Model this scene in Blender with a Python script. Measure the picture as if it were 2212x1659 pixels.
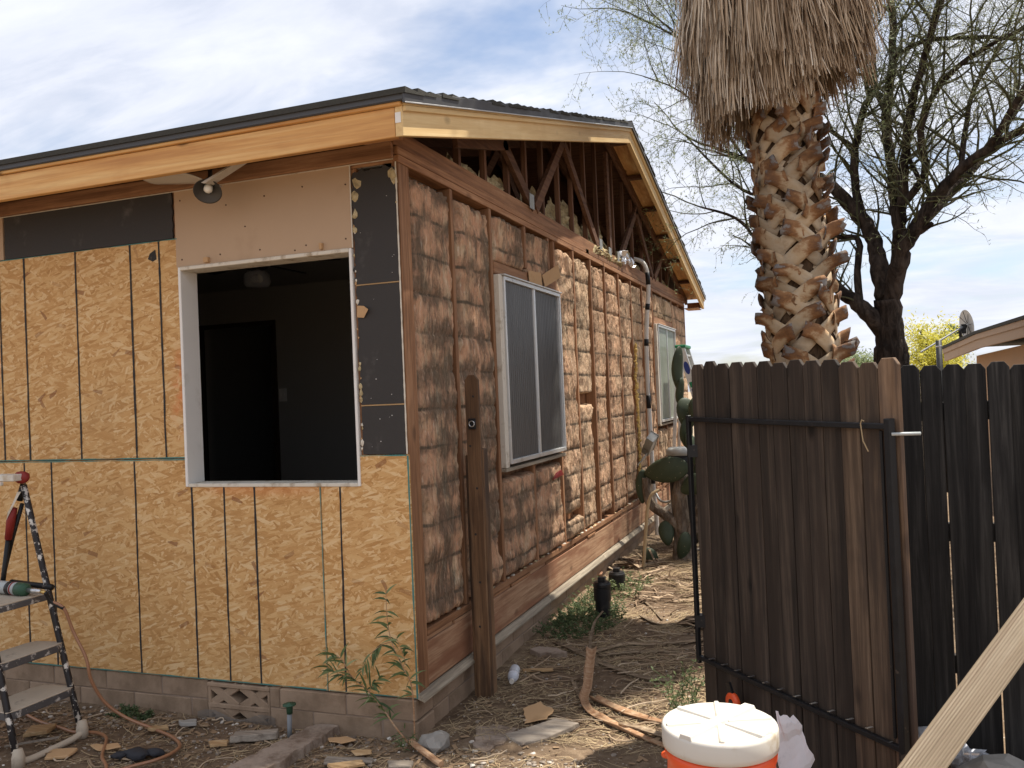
import bpy, bmesh, math, random
from mathutils import Vector, Matrix, noise, Quaternion
R = random.Random(7)
rad = math.radians
scene = bpy.context.scene
for o in list(bpy.data.objects): bpy.data.objects.remove(o)
COL = scene.collection

# ------------------------------------------------------------ camera
CAM_POS = Vector((1.9988, -3.8774, 1.4998))
YAW, PITCH, ROLL = rad(20.2397), rad(0.7187), rad(-2.4025)
F_PX = 1862.256 / 2212.0            # focal length as a share of picture width
def cam_axes():
    f = Vector((-math.sin(YAW)*math.cos(PITCH), math.cos(YAW)*math.cos(PITCH), math.sin(PITCH)))
    r = Vector((math.cos(YAW), math.sin(YAW), 0)); u = r.cross(f)
    r2 = math.cos(ROLL)*r + math.sin(ROLL)*u
    u2 = -math.sin(ROLL)*r + math.cos(ROLL)*u
    return r2, u2, f
cd = bpy.data.cameras.new('camera'); cam = bpy.data.objects.new('camera', cd); COL.objects.link(cam)
cr, cu, cf = cam_axes()
cam.matrix_world = Matrix(((cr.x, cu.x, -cf.x, CAM_POS.x), (cr.y, cu.y, -cf.y, CAM_POS.y), (cr.z, cu.z, -cf.z, CAM_POS.z), (0, 0, 0, 1)))
cd.sensor_width = 36; cd.lens = 36*F_PX; cd.clip_start = 0.05; cd.clip_end = 900
scene.camera = cam
scene.render.resolution_x, scene.render.resolution_y = 1024, 768

# ------------------------------------------------------------ sky and sun
SUN_EL, SUN_AZ = rad(67), rad(46)      # azimuth measured from +X towards +Y
SD = Vector((math.cos(SUN_EL)*math.cos(SUN_AZ), math.cos(SUN_EL)*math.sin(SUN_AZ), math.sin(SUN_EL)))
world = bpy.data.worlds.new('World'); scene.world = world; world.use_nodes = True
def build_world():
    nt = world.node_tree; N = nt.nodes; L = nt.links
    for n in list(N): N.remove(n)
    out = N.new('ShaderNodeOutputWorld'); bg = N.new('ShaderNodeBackground'); bg.inputs['Strength'].default_value = 0.1
    sky = N.new('ShaderNodeTexSky'); sky.sky_type = 'NISHITA'; sky.sun_disc = False
    sky.sun_elevation = SUN_EL; sky.sun_rotation = math.pi/2 - SUN_AZ
    sky.air_density = 1.0; sky.dust_density = 1.2; sky.ozone_density = 1.5
    tc = N.new('ShaderNodeTexCoord')
    sep = N.new('ShaderNodeSeparateXYZ'); L.new(tc.outputs['Generated'], sep.inputs[0])
    add = N.new('ShaderNodeMath'); add.operation = 'ADD'; add.inputs[1].default_value = 0.22
    ab = N.new('ShaderNodeMath'); ab.operation = 'ABSOLUTE'; L.new(sep.outputs[2], ab.inputs[0]); L.new(ab.outputs[0], add.inputs[0])
    dx = N.new('ShaderNodeMath'); dx.operation = 'DIVIDE'; L.new(sep.outputs[0], dx.inputs[0]); L.new(add.outputs[0], dx.inputs[1])
    dy = N.new('ShaderNodeMath'); dy.operation = 'DIVIDE'; L.new(sep.outputs[1], dy.inputs[0]); L.new(add.outputs[0], dy.inputs[1])
    cmb = N.new('ShaderNodeCombineXYZ'); L.new(dx.outputs[0], cmb.inputs[0]); L.new(dy.outputs[0], cmb.inputs[1])
    def cloud(scale, rot, sc, detail, dist, lo, hi, off):
        mp = N.new('ShaderNodeMapping'); mp.inputs['Rotation'].default_value = (0, 0, rot); mp.inputs['Scale'].default_value = sc
        mp.inputs['Location'].default_value = off
        L.new(cmb.outputs[0], mp.inputs[0])
        ns = N.new('ShaderNodeTexNoise'); ns.inputs['Scale'].default_value = scale; ns.inputs['Detail'].default_value = detail
        ns.inputs['Roughness'].default_value = 0.6; ns.inputs['Distortion'].default_value = dist
        L.new(mp.outputs[0], ns.inputs['Vector'])
        mr = N.new('ShaderNodeMapRange'); mr.interpolation_type = 'SMOOTHSTEP'
        mr.inputs['From Min'].default_value = lo; mr.inputs['From Max'].default_value = hi
        L.new(ns.outputs['Fac'], mr.inputs['Value']); return mr.outputs[0]
    a = cloud(1.0, rad(-35), (1.0, 1.5, 1), 6, 0.35, 0.27, 0.56, (3.1, 0.4, 0))
    b = cloud(2.3, rad(-32), (0.8, 1.6, 1), 10, 0.55, 0.28, 0.70, (0.7, 2.2, 0))
    m1 = N.new('ShaderNodeMath'); m1.operation = 'MULTIPLY'; L.new(b, m1.inputs[0]); m1.inputs[1].default_value = 0.34
    m2 = N.new('ShaderNodeMath'); m2.operation = 'MULTIPLY_ADD'; L.new(a, m2.inputs[0]); m2.inputs[1].default_value = 0.90; L.new(m1.outputs[0], m2.inputs[2])
    m2.use_clamp = True
    tint = N.new('ShaderNodeMix'); tint.data_type = 'RGBA'
    L.new(b, tint.inputs[0]); tint.inputs[6].default_value = (4.8, 5.1, 5.9, 1); tint.inputs[7].default_value = (6.15, 6.35, 6.95, 1)
    mix = N.new('ShaderNodeMix'); mix.data_type = 'RGBA'; L.new(m2.outputs[0], mix.inputs[0])
    L.new(sky.outputs[0], mix.inputs[6]); L.new(tint.outputs[2], mix.inputs[7])
    L.new(mix.outputs[2], bg.inputs['Color']); L.new(bg.outputs[0], out.inputs[0])
build_world()
sl = bpy.data.lights.new('sun', 'SUN'); sl.energy = 5.0; sl.angle = rad(0.6); sl.color = (1.0, 0.94, 0.84)
so = bpy.data.objects.new('sun', sl); COL.objects.link(so)
so.rotation_euler = (-SD).to_track_quat('-Z', 'Y').to_euler(); so.location = (20, 15, 40)
vs = scene.view_settings; vs.view_transform = 'Standard'; vs.look = 'None'; vs.gamma = 1; vs.use_curve_mapping = False
vs.exposure = 0.70

# ------------------------------------------------------------ helpers
def tag(o, label=None, cat=None, group=None, kind=None):
    if label: o['label'] = label
    if cat: o['category'] = cat
    if group: o['group'] = group
    if kind: o['kind'] = kind
    return o
WL = {}
def empty(name, loc, label=None, cat=None, group=None):
    o = bpy.data.objects.new(name, None); COL.objects.link(o); o.location = loc; o.empty_display_size = 0.1
    WL[o] = Vector(loc); return tag(o, label, cat, group)
class MB:
    def __init__(s): s.v = []; s.f = []; s.a = []
    def add(s, vs, fs, a=None):
        b = len(s.v); s.v += [tuple(p) for p in vs]; s.f += [tuple(i+b for i in f) for f in fs]
        s.a += (a if isinstance(a, list) else [0.0 if a is None else a]*len(vs)); return s
    def box(s, x0, x1, y0, y1, z0, z1, a=None):
        return s.add([(x0,y0,z0),(x1,y0,z0),(x1,y1,z0),(x0,y1,z0),(x0,y0,z1),(x1,y0,z1),(x1,y1,z1),(x0,y1,z1)],
                     [(0,3,2,1),(4,5,6,7),(0,1,5,4),(1,2,6,5),(2,3,7,6),(3,0,4,7)], a)
    def bar(s, p, q, w, t, up=(0,0,1), a=None, w2=None):
        p = Vector(p); q = Vector(q); d = (q-p).normalized(); up = Vector(up)
        sd = d.cross(up).normalized(); up = sd.cross(d).normalized(); w2 = w if w2 is None else w2
        vs = []
        for c, ww in ((p, w), (q, w2)):
            for i, j in ((-1,-1),(1,-1),(1,1),(-1,1)): vs.append(c + sd*(i*ww/2) + up*(j*t/2))
        return s.add(vs, [(3,2,1,0),(4,5,6,7),(0,1,5,4),(1,2,6,5),(2,3,7,6),(3,0,4,7)], a)
    def tube(s, pts, radii, n=8, cap=True, a=None, flat=None):
        pts = [Vector(p) for p in pts]; m = len(pts)
        if not isinstance(radii, (list, tuple)): radii = [radii]*m
        if a is None or not isinstance(a, list): a = [0.0 if a is None else a]*m
        d = (pts[1]-pts[0]).normalized(); nrm = d.orthogonal().normalized(); vs = []; at = []
        for i in range(m):
            if 0 < i < m-1: t = (pts[i+1]-pts[i-1])
            else: t = pts[1]-pts[0] if i == 0 else pts[-1]-pts[-2]
            if t.length < 1e-9: t = d
            t = t.normalized(); nrm = (nrm - t*nrm.dot(t))
            nrm = nrm.normalized() if nrm.length > 1e-6 else t.orthogonal().normalized()
            bi = t.cross(nrm)
            for k in range(n):
                an = 2*math.pi*k/n; vs.append(pts[i] + (nrm*math.cos(an)+bi*math.sin(an))*radii[i]); at.append(a[i])
        fs = [(i*n+k, i*n+(k+1)%n, (i+1)*n+(k+1)%n, (i+1)*n+k) for i in range(m-1) for k in range(n)]
        if cap: fs += [tuple(range(n-1,-1,-1)), tuple((m-1)*n+k for k in range(n))]
        return s.add(vs, fs, at)
    def lathe(s, prof, c, n=24, axis=(0,0,1), a=None):
        ax = Vector(axis).normalized(); e = ax.orthogonal().normalized(); g = ax.cross(e); c = Vector(c); vs = []
        for r, z in prof:
            for k in range(n):
                an = 2*math.pi*k/n; vs.append(c + ax*z + (e*math.cos(an)+g*math.sin(an))*r)
        m = len(prof)
        fs = [(i*n+k, i*n+(k+1)%n, (i+1)*n+(k+1)%n, (i+1)*n+k) for i in range(m-1) for k in range(n)]
        if prof[0][0] > 1e-5: fs.append(tuple(range(n-1,-1,-1)))
        if prof[-1][0] > 1e-5: fs.append(tuple((m-1)*n+k for k in range(n)))
        return s.add(vs, fs, a)
    def prism(s, poly, off, a=None):
        n = len(poly); off = Vector(off); vs = [Vector(p) for p in poly]; vs += [p+off for p in vs]
        return s.add(vs, [tuple(range(n-1,-1,-1)), tuple(range(n,2*n))] + [(i,(i+1)%n,n+(i+1)%n,n+i) for i in range(n)], a)
    def ribbon(s, pts, widths, side, a=None, up=None):
        pts = [Vector(p) for p in pts]; m = len(pts); vs = []; at = []
        if not isinstance(widths, (list, tuple)): widths = [widths]*m
        for i in range(m):
            sd = Vector(side[i]) if isinstance(side, list) else Vector(side)
            vs += [pts[i]-sd*widths[i]/2, pts[i]+sd*widths[i]/2]
            av = a[i] if isinstance(a, list) else (a or 0.0); at += [av, av]
        return s.add(vs, [(2*i,2*i+1,2*i+3,2*i+2) for i in range(m-1)], at)
    def blob(s, c, rx, ry, rz, seed=0, amp=0.25, n=1, fr=1.6, a=None):
        bm = bmesh.new(); bmesh.ops.create_icosphere(bm, subdivisions=n, radius=1)
        vs = []
        for v in bm.verts:
            k = 1 + amp*noise.noise(v.co*fr + Vector((seed*3.1, seed*1.7, seed)))*1.6
            vs.append(Vector(c) + Vector((v.co.x*rx, v.co.y*ry, v.co.z*rz))*k)
        fs = [tuple(v.index for v in f.verts) for f in bm.faces]; bm.free()
        return s.add(vs, fs, a)
    def build(s, name, m, parent=None, smooth=False, bevel=0, attr=None, label=None, cat=None, group=None, kind=None, sub=0):
        if not s.v: return None
        c = Vector([(min(p[i] for p in s.v)+max(p[i] for p in s.v))/2 for i in range(3)])
        c.z = min(p[2] for p in s.v) if parent is None else c.z
        me = bpy.data.meshes.new(name)
        me.from_pydata([(p[0]-c.x, p[1]-c.y, p[2]-c.z) for p in s.v], [], s.f)
        if attr:
            at = me.attributes.new(attr, 'FLOAT', 'POINT'); at.data.foreach_set('value', s.a)
        if smooth: me.polygons.foreach_set('use_smooth', [True]*len(me.polygons))
        me.materials.append(m)
        o = bpy.data.objects.new(name, me); COL.objects.link(o); WL[o] = c
        if parent: o.parent = parent; o.location = c - WL[parent]
        else: o.location = c
        if bevel:
            b = o.modifiers.new('bevel', 'BEVEL'); b.width = bevel; b.segments = 1; b.limit_method = 'ANGLE'
        if sub:
            b = o.modifiers.new('sub', 'SUBSURF'); b.levels = b.render_levels = sub
        return tag(o, label, cat, group, kind)
def nz(x, y, z=0.0, f=1.0): return noise.noise(Vector((x*f, y*f, z*f)))
def fbm(x, y, z=0.0, f=1.0, o=4): return noise.fractal(Vector((x*f, y*f, z*f)), 1.0, 2.0, o)
def sst(x, a, b): t = min(1, max(0, (x-a)/(b-a))); return t*t*(3-2*t)

# ------------------------------------------------------------ materials
class M:
    def __init__(s, name):
        s.m = bpy.data.materials.new(name); s.m.use_nodes = True; s.t = s.m.node_tree; s.N = s.t.nodes
        for n in list(s.N): s.N.remove(n)
        s.out = s.N.new('ShaderNodeOutputMaterial'); s.p = s.N.new('ShaderNodeBsdfPrincipled'); s.link(s.p.outputs[0], s.out.inputs[0])
        s.p.inputs['Specular IOR Level'].default_value = 0.3
    def link(s, a, b): s.t.links.new(a, b)
    def put(s, sock, v):
        if hasattr(v, 'is_output') or isinstance(v, bpy.types.NodeSocket): s.link(v, sock)
        else:
            if isinstance(v, (tuple, list)) and len(v) == 3 and sock.type == 'RGBA': v = (*v, 1)
            sock.default_value = v
    def pos(s): return s.N.new('ShaderNodeNewGeometry').outputs['Position']
    def obj(s): return s.N.new('ShaderNodeTexCoord').outputs['Object']
    def rnd(s): return s.N.new('ShaderNodeObjectInfo').outputs['Random']
    def attr(s, n): k = s.N.new('ShaderNodeAttribute'); k.attribute_name = n; return k.outputs['Fac']
    def map(s, v, sc=(1,1,1), rot=(0,0,0), loc=(0,0,0)):
        k = s.N.new('ShaderNodeMapping'); s.put(k.inputs[0], v); s.put(k.inputs['Scale'], sc); s.put(k.inputs['Rotation'], rot); s.put(k.inputs['Location'], loc); return k.outputs[0]
    def noise(s, v, scale=5, detail=4, rough=0.55, dist=0.0):
        k = s.N.new('ShaderNodeTexNoise'); s.put(k.inputs['Vector'], v)
        for n, x in (('Scale',scale),('Detail',detail),('Roughness',rough),('Distortion',dist)): s.put(k.inputs[n], x)
        return k.outputs['Fac']
    def vor(s, v, scale=5, feat='F1', dim='3D', rnd=1.0):
        k = s.N.new('ShaderNodeTexVoronoi'); k.voronoi_dimensions = dim; k.feature = feat; s.put(k.inputs['Vector'], v); s.put(k.inputs['Scale'], scale); s.put(k.inputs['Randomness'], rnd); return k
    def math(s, op, a, b=0.0, c=None, clamp=False):
        k = s.N.new('ShaderNodeMath'); k.operation = op; k.use_clamp = clamp; s.put(k.inputs[0], a); s.put(k.inputs[1], b)
        if c is not None: s.put(k.inputs[2], c)
        return k.outputs[0]
    def ramp(s, f, stops, interp='LINEAR'):
        k = s.N.new('ShaderNodeValToRGB'); k.color_ramp.interpolation = interp; e = k.color_ramp.elements
        while len(e) < len(stops): e.new(0.5)
        for i, (p, c) in enumerate(stops):
            e[i].position = p; e[i].color = (*c, 1) if isinstance(c, tuple) else (c, c, c, 1)
        s.put(k.inputs[0], f); return k.outputs[0]
    def mr(s, v, a, b, c=0.0, d=1.0, smooth=True):
        k = s.N.new('ShaderNodeMapRange'); k.interpolation_type = 'SMOOTHSTEP' if smooth else 'LINEAR'
        for n, x in (('Value',v),('From Min',a),('From Max',b),('To Min',c),('To Max',d)): s.put(k.inputs[n], x)
        return k.outputs[0]
    def mix(s, f, a, b, blend='MIX'):
        k = s.N.new('ShaderNodeMix'); k.data_type = 'RGBA'; k.blend_type = blend; s.put(k.inputs[0], f); s.put(k.inputs[6], a); s.put(k.inputs[7], b); return k.outputs[2]
    def sep(s, v): k = s.N.new('ShaderNodeSeparateXYZ'); s.put(k.inputs[0], v); return k.outputs
    def comb(s, x, y, z): k = s.N.new('ShaderNodeCombineXYZ'); s.put(k.inputs[0], x); s.put(k.inputs[1], y); s.put(k.inputs[2], z); return k.outputs[0]
    def vadd(s, a, b): k = s.N.new('ShaderNodeVectorMath'); k.operation = 'ADD'; s.put(k.inputs[0], a); s.put(k.inputs[1], b); return k.outputs[0]
    def bump(s, h, strength=0.3, dist=0.01):
        k = s.N.new('ShaderNodeBump'); s.put(k.inputs['Strength'], strength); s.put(k.inputs['Distance'], dist); s.put(k.inputs['Height'], h); s.link(k.outputs[0], s.p.inputs['Normal']); return k
    def hsv(s, c, h=0.5, sat=1.0, v=1.0):
        k = s.N.new('ShaderNodeHueSaturation'); s.put(k.inputs['Hue'], h); s.put(k.inputs['Saturation'], sat); s.put(k.inputs['Value'], v); s.put(k.inputs['Color'], c); return k.outputs[0]
    def fin(s, col, rough=0.8, metal=0.0, spec=None):
        s.put(s.p.inputs['Base Color'], col); s.put(s.p.inputs['Roughness'], rough); s.put(s.p.inputs['Metallic'], metal)
        if spec is not None: s.p.inputs['Specular IOR Level'].default_value = spec
        return s.m
def wood(name, dark, mid, light, axis, freq=1.0, knots=0.0, rough=0.75, bump=0.25, var=0.25, stain=None, rot=None):
    m = M(name); off = m.math('MULTIPLY', m.rnd(), 37.0)
    v = m.vadd(m.obj(), m.comb(off, off, off))
    if rot: v = m.map(v, (1,1,1), rot)
    sc = [22*freq]*3; sc['xyz'.index(axis)] = 0.9*freq
    vv = m.map(v, tuple(sc))
    g = m.noise(vv, 1.6, 5, 0.6, 0.5); fine = m.noise(m.map(v, tuple(4*x for x in sc)), 1.6, 3, 0.7)
    col = m.ramp(g, [(0.28, dark), (0.5, mid), (0.72, light)])
    col = m.mix(m.mr(fine, 0.35, 0.75, 0.0, 0.45), col, dark)
    blot = m.noise(m.map(v, (3,3,3)), 1.3, 3, 0.6)
    col = m.mix(m.mr(blot, 0.5, 0.75, 0, 0.35), col, dark)
    if knots:
        ks = [5.0]*3; ks['xyz'.index(axis)] = 2.6
        k = m.vor(m.map(v, tuple(ks)), 1.0); kd = m.mr(k.outputs['Distance'], 0.05, 0.16, 1, 0)
        col = m.mix(m.math('MULTIPLY', kd, knots), col, tuple(x*0.35 for x in dark))
    if stain:
        st = m.noise(m.map(v, tuple((1.2 if 'xyz'.index(axis) == i else 7.0) for i in range(3))), 1.0, 4, 0.6)
        col = m.mix(m.mr(st, 0.45, 0.62, 0, 0.85), col, stain)
    col = m.hsv(col, 0.5, 1.0, m.mr(m.rnd(), 0, 1, 1-var, 1+var, False))
    m.bump(m.math('ADD', g, m.math('MULTIPLY', fine, 0.6)), bump, 0.004)
    return m.fin(col, rough)
def plain(name, col, rough=0.6, metal=0.0, nscale=8.0, var=0.12, bump=0.0, dirt=None, dscale=6.0, dlo=0.55, dhi=0.75, spec=None):
    m = M(name); v = m.obj(); n = m.noise(v, nscale, 4, 0.6)
    c = m.mix(n, tuple(x*(1-var) for x in col), tuple(min(1, x*(1+var)) for x in col))
    if dirt: c = m.mix(m.mr(m.noise(v, dscale, 5, 0.65), dlo, dhi), c, dirt)
    if bump: m.bump(m.noise(v, nscale*6, 4, 0.6), bump, 0.004)
    return m.fin(c, m.mr(n, 0.2, 0.8, max(0.02, rough-0.08), min(1, rough+0.1)), metal, spec)

def osb_mat():
    m = M('oriented_strand_board'); x, y, z = m.sep(m.pos()); p = m.comb(x, z, 0.0)
    wob = m.noise(p, 9, 2, 0.5); p2 = m.vadd(p, m.comb(m.math('MULTIPLY', wob, 0.02), m.math('MULTIPLY', wob, 0.015), 0.0))
    def layer(ang, sx, sy, loc):
        v = m.map(p2, (1,1,1), (0,0,rad(ang)), loc); v = m.map(v, (sx, sy, 1))
        k = m.vor(v, 1.0, 'F1', '2D'); r, g, b = m.sep(k.outputs['Color'])
        gr = m.noise(m.map(v, (0.5, 7.0, 1)), 2.0, 3, 0.7)
        val = m.math('MULTIPLY_ADD', gr, 0.55, m.math('MULTIPLY', r, 0.52)); return val, g
    val, _ = layer(6, 18, 88, (0,0,0))
    for ang, sx, sy, th, loc in ((-32,16,70,0.58,(3.1,1.2,0)), (42,17,72,0.62,(7.7,2.3,0)), (-64,20,70,0.76,(1.9,5.2,0)), (18,10,44,0.80,(9.2,8.1,0)), (-14,16,88,0.62,(2.2,6.6,0))):
        v2, g2 = layer(ang, sx, sy, loc); msk = m.math('GREATER_THAN', g2, th)
        val = m.math('ADD', m.math('MULTIPLY', val, m.math('SUBTRACT', 1.0, msk)), m.math('MULTIPLY', v2, msk))
    col = m.ramp(val, [(0.12, (0.30,0.16,0.062)), (0.29, (0.47,0.285,0.112)), (0.48, (0.575,0.37,0.16)), (0.66, (0.65,0.45,0.21)), (0.90, (0.78,0.62,0.37))])
    for ang, loc, th in ((16,(0,0,0),0.986), (-28,(5.3,2.2,0),0.988), (60,(1.2,8.4,0),0.993)):
        spot = m.vor(m.map(m.map(p2, (1,1,1), (0,0,rad(ang)), loc), (11,34,1)), 1.0, 'F1', '2D'); spot.distance = 'CHEBYCHEV'; sr, sg, sb = m.sep(spot.outputs['Color'])
        dk = m.math('MULTIPLY', m.math('LESS_THAN', spot.outputs['Distance'], 0.40), m.math('GREATER_THAN', sr, th))
        col = m.mix(m.math('MULTIPLY', dk, m.mr(sg, 0, 1, 0.25, 0.7)), col, (0.22,0.105,0.05))
    fleck = m.noise(m.map(p2, (60,170,1), (0,0,0.15)), 1.0, 2, 0.6); col = m.mix(m.mr(fleck, 0.62, 0.72, 0, 0.45), col, (0.28,0.15,0.06)); col = m.mix(m.mr(fleck, 0.38, 0.28, 0, 0.4), col, (0.82,0.64,0.36))
    col = m.hsv(col, 0.490, 1.08, m.mr(m.rnd(), 0, 1, 0.84, 1.03, False))
    dirt = m.noise(p, 2.2, 4, 0.6); col = m.mix(m.mr(dirt, 0.5, 0.8, 0, 0.25), col, (0.36,0.25,0.13))
    # orange spray stain by the opening
    ex = m.mr(x, -1.50, -1.40); ez = m.math('MULTIPLY', m.mr(z, 1.28, 1.42), m.mr(z, 1.92, 1.68)); sn = m.mr(m.noise(p, 9, 3, 0.6), 0.40, 0.66)
    st = m.math('MULTIPLY', m.math('MULTIPLY', ex, ez), sn); st = m.math('MULTIPLY', st, m.math('LESS_THAN', x, -1.38))
    ex2 = m.math('MULTIPLY', m.mr(x, -1.35, -1.1), m.mr(x, -0.3, -0.75)); ez2 = m.mr(z, 0.98, 1.06)
    st2 = m.math('MULTIPLY', m.math('MULTIPLY', ex2, ez2), 0.5)
    col = m.mix(m.math('MULTIPLY', m.math('MAXIMUM', st, st2), 0.6), col, (0.62,0.16,0.05))
    m.bump(val, 0.18, 0.003)
    return m.fin(col, 0.72, spec=0.25)
MAT = {}
MAT['osb'] = osb_mat()
def dirt_mat():
    m = M('desert_dirt'); p = m.pos()
    n1 = m.noise(p, 1.3, 5, 0.6); n2 = m.noise(p, 14, 6, 0.7); n3 = m.noise(p, 70, 4, 0.7)
    col = m.ramp(m.math('ADD', m.math('MULTIPLY', n1, 0.5), m.math('MULTIPLY', n2, 0.5)), [(0.33,(0.085,0.055,0.036)), (0.5,(0.17,0.118,0.077)), (0.66,(0.30,0.22,0.145))])
    col = m.mix(m.mr(n3, 0.5, 0.75, 0, 0.4), col, (0.13,0.09,0.06))
    k = m.vor(p, 55); r, g, b = m.sep(k.outputs['Color'])
    peb = m.math('MULTIPLY', m.math('GREATER_THAN', r, 0.9), m.mr(k.outputs['Distance'], 0.2, 0.4, 1, 0))
    col = m.mix(m.math('MULTIPLY', peb, 0.7), col, (0.52,0.45,0.37))
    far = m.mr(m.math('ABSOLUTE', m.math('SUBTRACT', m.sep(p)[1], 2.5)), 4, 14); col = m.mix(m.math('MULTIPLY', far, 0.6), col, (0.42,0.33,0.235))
    m.bump(m.math('ADD', n2, m.math('MULTIPLY', n3, 0.5)), 0.7, 0.02)
    return m.fin(col, 0.95, spec=0.1)
MAT['dirt'] = dirt_mat()
def insul_mat():
    m = M('fibreglass_insulation'); p = m.pos(); x, y, z = m.sep(p)
    base = m.noise(m.map(p, (1,6.5,2.8)), 1.0, 5, 0.62)
    fib = m.noise(m.map(p, (30,95,9)), 1.0, 5, 0.72, 0.5); tuft = m.noise(m.map(p, (10,30,10)), 1.0, 5, 0.72, 0.6)
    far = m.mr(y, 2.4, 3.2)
    col = m.ramp(base, [(0.26,(0.74,0.63,0.46)), (0.40,(0.70,0.46,0.29)), (0.54,(0.68,0.38,0.235)), (0.66,(0.72,0.53,0.35)), (0.8,(0.78,0.68,0.52))])
    col = m.mix(m.math('MULTIPLY', far, 0.55), col, m.mix(m.rnd(), (0.90,0.70,0.47), (0.86,0.55,0.35)))  # far bays paler and peachier, their stronger sunlight put into the colour
    col = m.mix(m.mr(fib, 0.46, 0.66, 0, 0.50), col, (0.40,0.27,0.16))
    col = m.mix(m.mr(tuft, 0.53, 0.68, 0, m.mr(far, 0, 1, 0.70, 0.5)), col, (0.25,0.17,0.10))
    col = m.mix(m.mr(fib, 0.44, 0.28, 0, 0.75), col, (0.90,0.82,0.66))
    # soot left where the old siding boards lapped; batt edges and ends darkened too
    w1 = m.math('MULTIPLY', m.math('SUBTRACT', m.noise(m.map(p, (1,3.0,2)), 1.0, 3, 0.6), 0.5), 0.07)
    w2 = m.math('ADD', w1, m.math('MULTIPLY', m.math('SUBTRACT', m.noise(m.map(p, (1,90,14)), 1.0, 2, 0.6), 0.5), 0.016))
    def dist(w):
        ph = m.math('FRACT', m.math('DIVIDE', m.math('ADD', m.math('SUBTRACT', z, 1.646-2.03), w), 0.203)); return m.math('MINIMUM', ph, m.math('SUBTRACT', 1.0, ph))
    d = dist(w1); dl = dist(m.math('MULTIPLY', w2, 0.45))
    b1 = m.noise(m.map(p, (1,2.9,2.1), loc=(0,3.3,1.2)), 1.0, 4, 0.62, 0.3); b2 = m.noise(m.map(p, (1,12,6.5), loc=(0,1.3,4.2)), 1.0, 5, 0.68)
    grime = m.math('ADD', m.math('MULTIPLY', b1, 0.60), m.math('MULTIPLY', b2, 0.40))
    cloudy = m.mr(m.math('ADD', grime, m.math('MULTIPLY', m.math('SUBTRACT', 0.22, d), 0.17)), 0.425, 0.565, 0, 1)
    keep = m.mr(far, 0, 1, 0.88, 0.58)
    line = m.math('MULTIPLY', m.mr(dl, 0.018, 0.095, 1, 0), m.mr(m.noise(m.map(p, (1,5,2), loc=(0,7,0)), 1.0, 3), 0.34, 0.52, 0.35, 1.0))
    s = m.math('MAXIMUM', m.math('MULTIPLY', cloudy, keep), m.math('MULTIPLY', line, 1.0))
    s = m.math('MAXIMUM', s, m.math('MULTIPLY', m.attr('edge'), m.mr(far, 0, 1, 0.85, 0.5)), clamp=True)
    s = m.math('MULTIPLY', s, m.mr(fib, 0.22, 0.60, 0.62, 1.0))
    col = m.mix(m.math('MULTIPLY', s, 0.93), col, (0.095,0.083,0.064))
    m.bump(m.math('ADD', fib, m.math('MULTIPLY', tuft, 1.3)), 1.0, 0.02)
    return m.fin(col, 1.0, spec=0.05)
MAT['insul'] = insul_mat()
def foam_mat():
    m = M('blown_insulation'); p = m.pos(); n = m.noise(p, 18, 5, 0.7)
    col = m.ramp(n, [(0.3,(0.22,0.17,0.10)), (0.5,(0.52,0.42,0.24)), (0.7,(0.66,0.56,0.36))])
    m.bump(m.noise(p, 60, 4, 0.7), 0.8, 0.02); return m.fin(col, 1.0, spec=0.05)
MAT['loose_insul'] = foam_mat()
old = ((0.15,0.068,0.032), (0.31,0.155,0.076), (0.42,0.235,0.125))
for ax in 'xyz': MAT['old_'+ax] = wood('old_framing_'+ax, *old, ax, 1.0, 0.5, 0.75, 0.25, 0.22)
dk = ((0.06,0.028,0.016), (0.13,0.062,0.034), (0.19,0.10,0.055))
for ax in 'xyz': MAT['attic_'+ax] = wood('attic_lumber_'+ax, *dk, ax, 1.0, 0.3, 0.85, 0.25, 0.2)  # darker copy of the framing wood, attic shade put into its colour
for ax in 'xy': MAT['new_'+ax] = wood('new_lumber_'+ax, (0.40,0.18,0.06), (0.62,0.34,0.12), (0.76,0.52,0.23), ax, 0.45, 0.95, 0.6, 0.12, 0.06)
for i, s_ in enumerate((-1, 1)): MAT['rake_%d' % i] = wood('new_rake_lumber_%d' % i, (0.60,0.40,0.18), (0.73,0.53,0.26), (0.82,0.64,0.36), 'y', 0.55, 0.5, 0.6, 0.12, 0.05, rot=(s_*math.atan(0.254), 0, 0))
MAT['rim_y'] = wood('weathered_rim', (0.20,0.10,0.055), (0.42,0.25,0.145), (0.54,0.36,0.225), 'y', 1.1, 0.7, 0.8, 0.45, 0.1, stain=(0.24,0.105,0.055))
MAT['grey_y'] = wood('grey_trim', (0.16,0.13,0.10), (0.32,0.27,0.20), (0.45,0.39,0.30), 'y', 1.2, 0.3, 0.9, 0.5, 0.15)
MAT['picket'] = wood('gate_picket', (0.016,0.012,0.009), (0.054,0.039,0.029), (0.118,0.086,0.062), 'z', 0.65, 0.9, 0.8, 0.5, 0.25, stain=(0.036,0.025,0.018))
MAT['picket_mid'] = wood('gate_picket_mid', (0.035,0.023,0.016), (0.105,0.070,0.045), (0.21,0.145,0.095), 'z', 0.8, 0.7, 0.8, 0.5, 0.15, stain=(0.05,0.035,0.026))
MAT['picket_light'] = wood('gate_picket_bare', (0.085,0.05,0.03), (0.20,0.125,0.075), (0.33,0.22,0.14), 'z', 0.9, 0.5, 0.8, 0.45, 0.1, stain=(0.07,0.05,0.04))
MAT['picket_dark'] = wood('fence_picket', (0.009,0.008,0.008), (0.026,0.024,0.022), (0.070,0.064,0.058), 'z', 1.0, 0.5, 0.85, 0.5, 0.3)
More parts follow.
